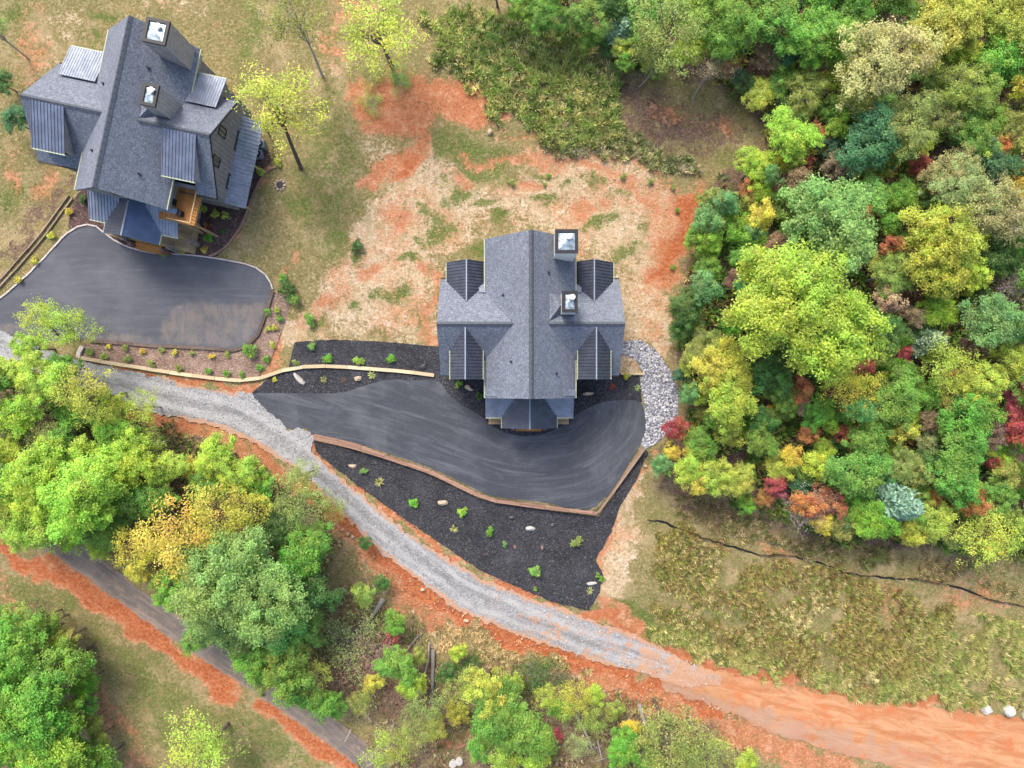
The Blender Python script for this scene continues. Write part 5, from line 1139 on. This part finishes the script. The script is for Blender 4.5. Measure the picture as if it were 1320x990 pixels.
for o, px, py, what, w in GEN:
    L = sorted((math.hypot(px - a, py - b), a, b, n) for a, b, n in LANDMARK); d0, a0, b0, n0 = L[0]; t = f'{what} beside the {n0}'
    for d, a, b, n in L[1:7]:
        if n != n0 and ((a - px) * (a0 - px) + (b - py) * (b0 - py)) < -.25 * d * d0: t = f'{what} between the {n0} and the {n}'; break
    else:
        if L[1][3] != n0: t = f'{what} beside the {n0}, near the {L[1][3]}'
    o['label'] = t; o['group'] = t.replace(what, what + 's')

# ------------------------------------------------------------------ shrubs in the beds
def shrub_mesh(seed, n=520, leaf=.1):
    me, c = make_crown('foliage', .42, .28, .26, 18, n / 18, leaf, 900 + seed, .38, .8, -.1); return me
def spiky_mesh(seed, n=70, L=.5):
    rg = np.random.default_rng(seed); V = []; F = []
    for i in range(n):
        a = rg.uniform(0, 6.28); e = rg.uniform(.35, 1.25); l = L * rg.uniform(.6, 1.1); d = np.array([math.cos(a) * math.cos(e), math.sin(a) * math.cos(e), math.sin(e)]); s = np.array([-math.sin(a), math.cos(a), 0]) * .028
        m = d * l * .6; t = d * l - np.array([0, 0, .25 * l * math.cos(e)]); k = len(V); V += [-s, s, m + s * .8, m - s * .8, t]; F += [(k, k + 1, k + 2, k + 3), (k + 3, k + 2, k + 4, k + 4)]
    me = bpy.data.meshes.new('blades'); me.from_pydata([tuple(v) for v in V], [], [f if f[2] != f[3] else f[:3] for f in F]); me.update()
    fattr(me, 'tint', rg.uniform(.3, .8, len(V))); fattr(me, 'warm', rg.uniform(.3, .7, len(V))); me.materials.append(M['leaf']); return me
SH = [shrub_mesh(i) for i in range(5)]; SP = [spiky_mesh(i) for i in range(3)]
_st = MB()
for k in range(6): _st.tube([(0, 0, -.08), (math.cos(k) * .12, math.sin(k) * .12, .18), (math.cos(k) * .22, math.sin(k) * .22, .36)], [.02, .014, .006], 4, False)
STEM = _st.mesh('stem'); STEM.materials.append(M['bark'])
def shrub(px, py, dia, col, label, group=None, spiky=False, cat='shrub'):
    g = G(px, py, .02); r = random.Random(int(px * 3 + py * 17)); o = empty('grass_clump' if spiky else 'shrub', g, r.uniform(0, 6.28)); s = dia * 1.2; o.scale = (s, s, s)
    me = (SP if spiky else SH)[r.randrange(3 if spiky else 5)]
    c = link('blades' if spiky else 'foliage', me, None, o); b = CW[col]; c.color = tuple(v * r.uniform(.9, 1.1) for v in b) + (1,)
    link('stem', STEM, None, o); tag(o, label, cat, group); return o
yl = 'small round yellow shrub in the brown mulch beside the parking apron kerb'
for p in ((26, 361), (47, 337), (69, 304), (91, 274)): shrub(*p, .75, 'yellow', 'small round yellow shrub in brown mulch along the pale rails', 'yellow shrubs along the rails')
for p, d in (((261, 269), .95), ((280, 276), .85), ((292, 279), .9)): shrub(*p, d, 'ylime', 'round chartreuse shrub close to the tilted house side wall', 'chartreuse shrubs by the side wall')
for p in ((237, 324), (265, 323)): shrub(*p, .7, 'yellow', 'small yellow shrub at the kerb below the red-leaved plant', 'yellow shrubs at the kerb')
for p, d in (((233, 306), .8), ((270, 308), .9), ((215, 327), .75)): shrub(*p, d, 'bgreen', 'green shrub in the brown bed between deck and kerb', 'green shrubs in the brown bed')
shrub(269, 294, 1.3, 'rust', 'orange-red spreading plant in the brown mulch bed', None, True)
shrub(337, 223, .85, 'ylime', 'chartreuse shrub at the curved edging near the yellow tree'); shrub(360, 210, .8, 'ylime', 'chartreuse shrub at the far end of the curved edging'); shrub(110, 258, .8, 'dkgreen', 'dark green shrub under the eave beside the rails')
for p in ((247, 298), (288, 299), (124, 278)): shrub(*p, .5, 'dkgreen', 'tiny dark plant in the brown mulch bed', 'tiny dark plants in the brown bed')
for p in ((142, 447), (185, 453), (227, 455), (274, 459)): shrub(*p, .6, 'yellow', 'small yellow shrub in the tan strip below the apron', 'yellow shrubs in the tan strip')
for p in ((163, 448), (209, 452), (249, 455), (294, 457)): shrub(*p, .6, 'olive', 'small dull olive shrub in the upper row of the tan strip', 'olive shrubs in the tan strip')
for p in ((137, 459), (167, 463), (197, 468), (232, 475), (117, 453)): shrub(*p, .75, 'olive', 'olive green shrub in the lower row of the tan strip beside cream edging', 'lower row shrubs in the tan strip')
for p in ((270, 478), (294, 482), (313, 483)): shrub(*p, .7, 'green', 'mid green shrub near the curve of the cream edging', 'green shrubs by the edging curve')
shrub(326, 453, 1.45, 'green', 'largest green shrub at the lower corner of the apron')
for p in ((346, 402), (362, 411), (335, 474), (344, 464)): shrub(*p, .7, 'green', 'small green shrub on the tan strip by the dark timber edging', 'green shrubs by the dark edging')
for p in ((358, 400), (347, 424), (352, 445), (355, 423)): shrub(*p, .65, 'ylime', 'small lime-yellow shrub on the tan strip by the dark timber edging', 'lime shrubs by the dark edging')
for p, d in (((424, 462), .9), ((505, 462), .85)): shrub(*p, d, 'bgreen', 'bright green shrub in the upper black bed', 'bright shrubs in the upper black bed')
shrub(403, 447, .75, 'cgreen', 'cool green shrub at the top corner of the upper black bed'); shrub(463, 466, .95, 'lime', 'loose pale lime shrub between the two bright ones in upper black bed')
shrub(382, 468, .7, 'olive', 'faded olive plant at the tip of the upper black bed'); shrub(355, 490, .5, 'yellow', 'tiny yellow plant in black mulch under the cream edging')
shrub(480, 484, 1.0, 'polive', 'pale ornamental grass clump beside the oval cream rock', None, True, 'grass'); shrub(418, 489, .85, 'tolive', 'faded tan grass clump in the narrow mulch strip', None, True, 'grass'); shrub(443, 490, .6, 'brown', 'small brownish grass tuft near the oval cream rock', None, True, 'grass')
shrub(592, 495, .8, 'bgreen', 'bright green shrub under the house dormer by pale slab rock'); shrub(619, 511, .8, 'dkgreen', 'dark green shrub between slab rock and porch')
shrub(807, 485, .7, 'ylime', 'chartreuse shrub against the house wing by the swale'); shrub(821, 500, .8, 'polive', 'pale lime grass clump at the stone swale edge', None, True, 'grass'); shrub(789, 498, .6, 'red', 'dull red plant in black mulch before the house')
for p in ((488, 454 + 166), (469, 604)):
    pass
shrub(470, 606, .7, 'cgreen', 'small dark cool-green shrub beside the flat tan rock'); shrub(489, 621, 1.15, 'polive', 'pale feathery grass clump in the narrow part of the big black bed', None, True, 'grass')
shrub(535, 648, .95, 'bgreen', 'vivid green round shrub below the bend of the timber wall'); shrub(596, 659, 1.1, 'lime', 'loose lime shrub beside the pinkish tan rock'); shrub(586, 681, 1.0, 'polive', 'spiky pale lime grass clump below the loose lime shrub', None, True, 'grass')
shrub(631, 684, .85, 'bgreen', 'bright green shrub close to the dark grey rocks'); shrub(651, 701, .6, 'teal', 'tiny blue-green shrub beside a red-brown rock'); shrub(691, 735, 1.15, 'cgreen', 'dense dark-hearted green shrub low in the big black bed')
shrub(743, 698, 1.1, 'olive', 'soft lime-olive shrub near the timber wall corner'); shrub(760, 761, .9, 'polive', 'pale grass clump under the cream slab rock', None, True, 'grass'); shrub(690, 759, .45, 'bgreen', 'tiny green sprout at the lower bed edge')
for p in ((776, 745), (770, 741)): shrub(*p, .6, 'green', 'green weed tuft at the bed corner on clay', 'weeds at the bed corner')
for p, c, d in (((660, 236), 'green', .9), ((702, 238), 'green', .6), ((706, 227), 'dkgreen', .6), ((803, 229), 'green', .8), ((838, 235), 'green', .9), ((867, 242), 'green', .7), ((872, 272), 'dkgreen', .7), ((867, 345), 'bgreen', .7), ((726, 190), 'green', .9), ((680, 165), 'green', .7)):
    shrub(*p, d * .8, {'green': 'olive', 'dkgreen': 'green', 'bgreen': 'green'}[c], 'scattered green weed clump on the straw yard behind the middle house', 'weed clumps in the yard')
for p, c, d in (((372, 372), 'dkgreen', 1.6), ((380, 385), 'green', 1.3), ((366, 360), 'green', 1.0), ((462, 318), 'dkgreen', 1.4), ((402, 412), 'green', 1.2)):
    shrub(*p, d, c, 'straggly green weed patch between apron and straw track', 'weed patches by the straw track')

# ------------------------------------------------------------------ grass and weeds (stuff)
def tufts(name, label, pts, blades, h, spread, width, cols, seed):
    """pts (n,2); each tuft a fan of blades; every tuft has its own leaf colour"""
    rg = np.random.default_rng(seed); n = len(pts); m = n * blades; idx = np.repeat(np.arange(n), blades)
    hs = (h * rg.uniform(.5, 1.25, n))[idx] * rg.uniform(.6, 1.1, m); a = rg.uniform(0, 6.28, m); lean = rg.uniform(.15, 1.0, m) * spread
    bx = pts[idx, 0] + np.cos(a) * spread * .25 * rg.uniform(0, 1, m); by = pts[idx, 1] + np.sin(a) * spread * .25 * rg.uniform(0, 1, m); bz = hz(pts[:, 0], pts[:, 1])[idx] - .03
    wdir = rg.uniform(0, 6.28, m); wdir = a + 1.57 + rg.normal(size=m) * .4; wx = np.cos(wdir) * width; wy = np.sin(wdir) * width
    tx = bx + np.cos(a) * lean * 1.3; ty = by + np.sin(a) * lean * 1.3
    mx = bx + np.cos(a) * lean * .6; my = by + np.sin(a) * lean * .6
    V = np.stack([np.stack([bx, by, bz], 1), np.stack([mx - wx, my - wy, bz + hs * .6], 1), np.stack([tx, ty, bz + hs], 1), np.stack([mx + wx, my + wy, bz + hs * .55], 1)], 1).reshape(-1, 3)
    me = mesh_np(name, V, np.arange(4 * m).reshape(m, 4)); C = np.array(cols)
    col = C[np.clip((fbm(pts[:, 0] * .3, pts[:, 1] * .3, seed + 5, 3) * 1.6 - .3 + rg.normal(size=n) * .22) * len(C), 0, len(C) - 1).astype(int)] * rg.uniform(.55, 1.65, (n, 1)); col = col[idx] * rg.uniform(.85, 1.15, (m, 1)); cattr(me, 'col', np.repeat(col, 4, 0))
    o = link(name, me, M['blades']); tag(o, label, 'grass', kind='stuff'); return o

def scatter(poly, n, seed, avoid=(), patchy=True):
    rg = np.random.default_rng(seed); P = np.array(poly, float); x0, y0 = P.min(0); x1, y1 = P.max(0); a = rg.uniform(x0, x1, n * 6); b = rg.uniform(y0, y1, n * 6)
    k = sdf(a, b, poly) + (fbm(a * .05, b * .05, seed, 3) - .5) * 40 > 0
    if patchy: k &= rg.uniform(0, 1, len(a)) < smooth(.32, .62, fbm(a * .035, b * .035, seed + 50, 4))
    for q in avoid: k &= ~inside(a, b, q)
    a, b = a[k][:n], b[k][:n]; z = np.zeros(len(a))
    for _ in range(3): x = (a - 660) * (CAM_H - z) / FPX; y = (495 - b) * (CAM_H - z) / FPX; z = hz(x, y)
    return np.stack([x, y], 1)
HARD = [DRIVE_PX, LDRIVE, ROAD_TOP + ROAD_BOT, DIRT, LPOLY, [(563, 295), (806, 295), (806, 560), (563, 560)], [(378, 438), (570, 440), (570, 510), (320, 510)], [(405, 565), (772, 666), (838, 580), (775, 790), (400, 590)], [(20, 10), (330, 60), (340, 250), (270, 335), (90, 295), (30, 200)], [(108, 440), (380, 370), (350, 492), (105, 464)], SWALE]
BR1 = [(540, 25), (600, 5), (670, 15), (745, 50), (800, 95), (800, 150), (790, 190), (720, 190), (690, 165), (660, 150), (640, 165), (630, 130), (600, 95), (560, 80)]
tufts('tall_weeds', 'tall pale olive goldenrod weeds massed above the cleared yard', scatter(BR1, 1900, 1, (), False), 16, .75, .42, .04, [(.42, .48, .15), (.56, .54, .22), (.30, .42, .11), (.64, .58, .28), (.24, .36, .1)], 1)
BR1b = [(720, 160), (800, 170), (900, 210), (905, 225), (860, 225), (790, 200), (720, 200), (690, 190)]
tufts('tall_weeds', 'thin weedy strip between yard and brown clearing', scatter(BR1b, 420, 2, (), False), 14, .6, .38, .045, [(.5, .48, .26), (.36, .38, .16), (.22, .28, .1), (.58, .52, .34)], 2)
BR2 = [(850, 690), (880, 670), (960, 700), (1060, 730), (1160, 755), (1230, 790), (1210, 830), (1190, 870), (1100, 885), (1000, 865), (900, 835), (840, 790)]
tufts('slope_weeds', 'olive and brown weeds covering the slope below the silt fence', scatter(BR2, 5200, 3), 12, .5, .32, .03, [(.39, .33, .12), (.30, .31, .08), (.46, .39, .16), (.33, .23, .1), (.23, .29, .07), (.54, .48, .24)], 3)
BR3 = [(880, 640), (1000, 670), (1100, 700), (1280, 725), (1340, 760), (1340, 775), (1200, 740), (1050, 715), (940, 695), (860, 660)]
tufts('fence_weeds', 'brown dry weeds between wood edge and silt fence', scatter(BR3, 1300, 4), 12, .45, .32, .035, [(.36, .28, .15), (.28, .27, .11), (.44, .35, .2), (.2, .24, .08)], 4)
BR4 = [(1180, 800), (1240, 790), (1400, 800), (1400, 925), (1250, 912), (1190, 900), (1080, 890), (1000, 872), (900, 845), (800, 800), (850, 800), (1000, 850), (1150, 880)]
tufts('verge_grass', 'long pale green verge grass along the clay road', scatter(BR4, 4200, 5), 13, .5, .4, .026, [(.48, .43, .18), (.34, .37, .11), (.2, .29, .07), (.54, .46, .22), (.4, .4, .13)], 5)
BR5 = [(560, 800), (680, 832), (780, 880), (760, 890), (640, 865), (570, 840)]
tufts('bank_grass', 'dry straw-coloured grass on the bank below the lane', scatter(BR5, 800, 6), 12, .4, .34, .03, [(.6, .46, .25), (.5, .4, .2), (.36, .33, .13), (.68, .52, .3)], 6)
BR6 = BOTWOOD
tufts('scrub_weeds', 'mixed weeds and twigs in the scrub below the lane', scatter(BR6, 2600, 7, [ROAD_TOP + ROAD_BOT]), 10, .5, .36, .035, [(.32, .29, .13), (.42, .33, .21), (.22, .26, .09), (.36, .22, .16), (.48, .42, .25)], 7)
LW = LOWWOOD
tufts('undergrowth', 'green undergrowth beneath the trees beside the lower road', scatter(LW, 2200, 8, [LPOLY, ROAD_TOP + ROAD_BOT]), 10, .5, .36, .05, [(.15, .22, .06), (.22, .28, .08), (.32, .27, .12), (.1, .16, .05)], 8)
tufts('forest_undergrowth', 'leafy green undergrowth on the floor of the dense wood', scatter(FOREST, 7000, 9, [[(600, 90), (985, 130), (985, 215), (600, 215)]]), 9, .8, .6, .11, [(.2, .33, .07), (.13, .24, .055), (.32, .38, .1), (.4, .3, .12), (.1, .19, .07), (.45, .43, .1)], 9)
def lawn():
    rg = np.random.default_rng(12); n = 60000; x = rg.uniform(-56, 56, n); y = rg.uniform(-43, 43, n); z = hz(x, y); a = 660 + x * FPX / (CAM_H - z); b = 495 - y * FPX / (CAM_H - z)
    g = zone_at(x, y, 'green'); c = zone_at(x, y, 'clay'); s = zone_at(x, y, 'straw'); l = zone_at(x, y, 'litter')
    p = np.clip(.36 + .8 * g - .8 * c - .3 * s - .45 * l, .03, 1) * smooth(.3, .6, fbm(x * .8, y * .8, 77, 3)) ; k = rg.uniform(0, 1, n) < p
    for q in HARD: k &= ~inside(a, b, q)
    k &= ~inside(a, b, FOREST); P = np.stack([x[k], y[k]], 1); g = g[k]; hi = g > .35
    tufts('lawn_grass', 'short green grass tufts over the lawns and yard', P[hi], 7, .13, .17, .022, [(.15, .23, .05), (.22, .28, .08), (.3, .3, .11), (.12, .19, .04)], 13)
    tufts('dry_grass', 'short dry tan grass tufts over the lawns and yard', P[~hi], 6, .12, .16, .02, [(.38, .31, .14), (.28, .27, .1), (.48, .38, .2), (.2, .23, .07)], 14)
lawn()

# ------------------------------------------------------------------ logs, dead wood, small fixtures
def log(px, r, mat, label, h=(.15, .15), name='fallen_log', seed=0, cat='log', branches=0):
    rr = random.Random(seed + int(px[0][0])); P = catmull(px, 3) if len(px) > 2 else px; n = len(P); pts = []
    for i, (a, b) in enumerate(P): g = G(a, b); pts.append(Vector((g.x, g.y, g.z + h[0] + (h[1] - h[0]) * i / (n - 1))))
    o = empty(name, pts[0]); L = pts[0].copy(); mb = MB(); pts = [p - L for p in pts]
    if len(pts) == 2: pts = [pts[0], pts[0].lerp(pts[1], .5) + Vector((rr.uniform(-.05, .05), rr.uniform(-.05, .05), 0)), pts[1]]
    mb.tube(pts, [r * (1 - .45 * i / (len(pts) - 1)) for i in range(len(pts))], 8); mb.build('trunk', M[mat], o)
    for k in range(branches):
        q = pts[rr.randrange(1, len(pts))]; e = q + Vector((rr.uniform(-1, 1), rr.uniform(-1, 1), rr.uniform(.1, .6))) * 1.2; b = MB(); b.tube([q, q.lerp(e, .5) + Vector((0, 0, .1)), e], [r * .35, r * .2, r * .08], 5); b.build('branch', M[mat], o)
    tag(o, label, cat); return o
log([(494, 772), (478, 797)], .27, 'bark_pale', 'short thick pale log lying below the clay bank', (.25, .25))
log([(559, 836), (558, 880), (556, 922)], .22, 'bark_dead', 'long straight grey-brown fallen trunk in the scrub', (.4, .3))
log([(554, 826), (552, 852), (546, 875), (544, 895), (534, 914)], .1, 'bark_pale', 'thin crooked pale fallen trunk beside the straight one', (.5, .4), branches=3)
log([(823, 906), (834, 944)], .22, 'bark_pale', 'pale log leaning down the clay bank into olive scrub', (.4, .3))
log([(742, 920), (756, 945), (763, 963)], .12, 'bark_pale', 'forked pale dead branch by the tiny red bush', (.4, .5), branches=4)
log([(770, 952), (775, 976)], .1, 'bark_pale', 'short pale dead stick between red bush and green tree', (.3, .4), branches=2)
log([(914, 945), (922, 966)], .1, 'bark_pale', 'thin pale dead stick at the foot of the clay bank', (.3, .3), branches=1)
log([(540, 818), (524, 838)], .1, 'bark_dead', 'slim grey dead branch above the dull red bush', (.3, .4), branches=3)
log([(521, 800), (507, 822)], .06, 'bark_pale', 'thin white dead stem crossing a green sapling', (1.2, 1.0), branches=2)
for k, (a, b, c, d) in enumerate(((448, 838, 452, 872), (470, 840, 490, 828), (445, 846, 437, 855), (463, 860, 475, 870), (455, 935, 447, 950), (480, 925, 472, 912), (487, 975, 470, 985), (495, 940, 505, 955))):
    log([(a, b), (c, d)], .05, 'bark_pale', 'white dead branch tangled in the bramble thickets above lower road', (.8, 1.0), name='dead_branch', cat='branch', branches=3)['group'] = 'white dead branches'
for k, (a, b, c, d) in enumerate(((1185, 130, 1208, 124), (1186, 152, 1194, 164), (1108, 110, 1128, 96), (1232, 95, 1238, 80))):
    pass

def barrel(px, py, label, group):
    g = G(px, py); o = empty('septic_lid', g); mb = MB(); mb.tube([(0, 0, -.2), (0, 0, .3)], [.36, .36], 16); mb.build('riser', M['white'], o); mb = MB(); mb.tube([(0, 0, .302), (0, 0, .36), (0, 0, .4)], [.4, .4, .25], 16); mb.build('lid', M['rock_white'], o); tag(o, label, 'lid', group)
barrel(584, 983, 'white round lidded riser by the scrub edge, one of a touching pair', 'pair of white risers'); barrel(592, 980, 'white round lidded riser by the scrub edge, one of a touching pair', 'pair of white risers')
def pit(px, py):
    g = G(px, py); o = empty('stone_fire_ring', g); tag(o, 'small round fire pit ring of pale stones on the lawn', 'fire pit')
    for k in range(9):
        a = k * 2 * PI / 9; s = link('ring_stone', rock_mesh(k, .19, .15, .16), M['rock_tan'], o); s.location = (math.cos(a) * .46, math.sin(a) * .46, .08); s.rotation_euler = (0, 0, a)
    mb = MB(); mb.tube([(0, 0, .0), (0, 0, .09)], [.36, .34], 14); mb.build('ash', M['black'], o)
pit(361, 239)
def unit(px, py, label):
    g = G(px, py); o = empty('condenser_unit', g); tag(o, label, 'air conditioner', 'condenser units'); mb = MB(); mb.box(-.38, .38, -.38, .38, -.3, .72); mb.build('casing', M['ridge'], o)
    mb = MB(); mb.tube([(0, 0, .722), (0, 0, .75)], [.33, .33], 16); mb.build('fan_grille', M['black'], o); mb = MB(); mb.tube([(0, 0, .752), (0, 0, .78)], [.1, .08], 10); mb.build('fan_hub', M['white'], o)
unit(338, 188, 'pale air conditioner unit beside the tilted house gable wall'); unit(335, 201, 'pale air conditioner unit beside the tilted house gable wall')

# overhead lines above the lower field
def power():
    A = (-150, 562); B = (520, 1112); za = 2.6
    ends = []
    for px, py in (A, B):
        x, y = P2W(px, py, za); z = hz1(x, y); ends.append(Vector((x, y, z)))
    d = (ends[1] - ends[0]); d.z = 0; d.normalize(); n = Vector((d.y, -d.x, 0))
    for e, s in zip(ends, ('uphill', 'downhill')):
        o = empty('utility_pole', e, math.atan2(d.y, d.x)); tag(o, f'wooden utility pole with crossarm at the {s} end of the field wires', 'pole'); hgt = za + 1.0 - e.z
        mb = MB(); mb.tube([(0, 0, -.6), (0, 0, hgt + .6)], [.16, .11], 10); mb.build('post', M['bark'], o); mb = MB(); mb.box(-.06, .06, -.7, .7, hgt, hgt + .12); mb.build('crossarm', M['bark'], o)
    for q in (-.45, .45):
        pts = []
        for i in range(25):
            t = i / 24; p = ends[0].lerp(ends[1], t); pts.append(Vector((p.x, p.y, za + 1.15 - 1.1 * 4 * t * (1 - t))) + n * q)
        o = empty('overhead_wire', pts[0]); mb = MB(); mb.tube([p - pts[0] for p in pts], [.013] * 25, 5); mb.build('cable', M['timber'], o); tag(o, 'thin pale overhead wire crossing the lower grassy field, one of two', 'wire', 'pair of overhead wires')
power()
print('objects', len(bpy.data.objects), 'trees', _count[0])
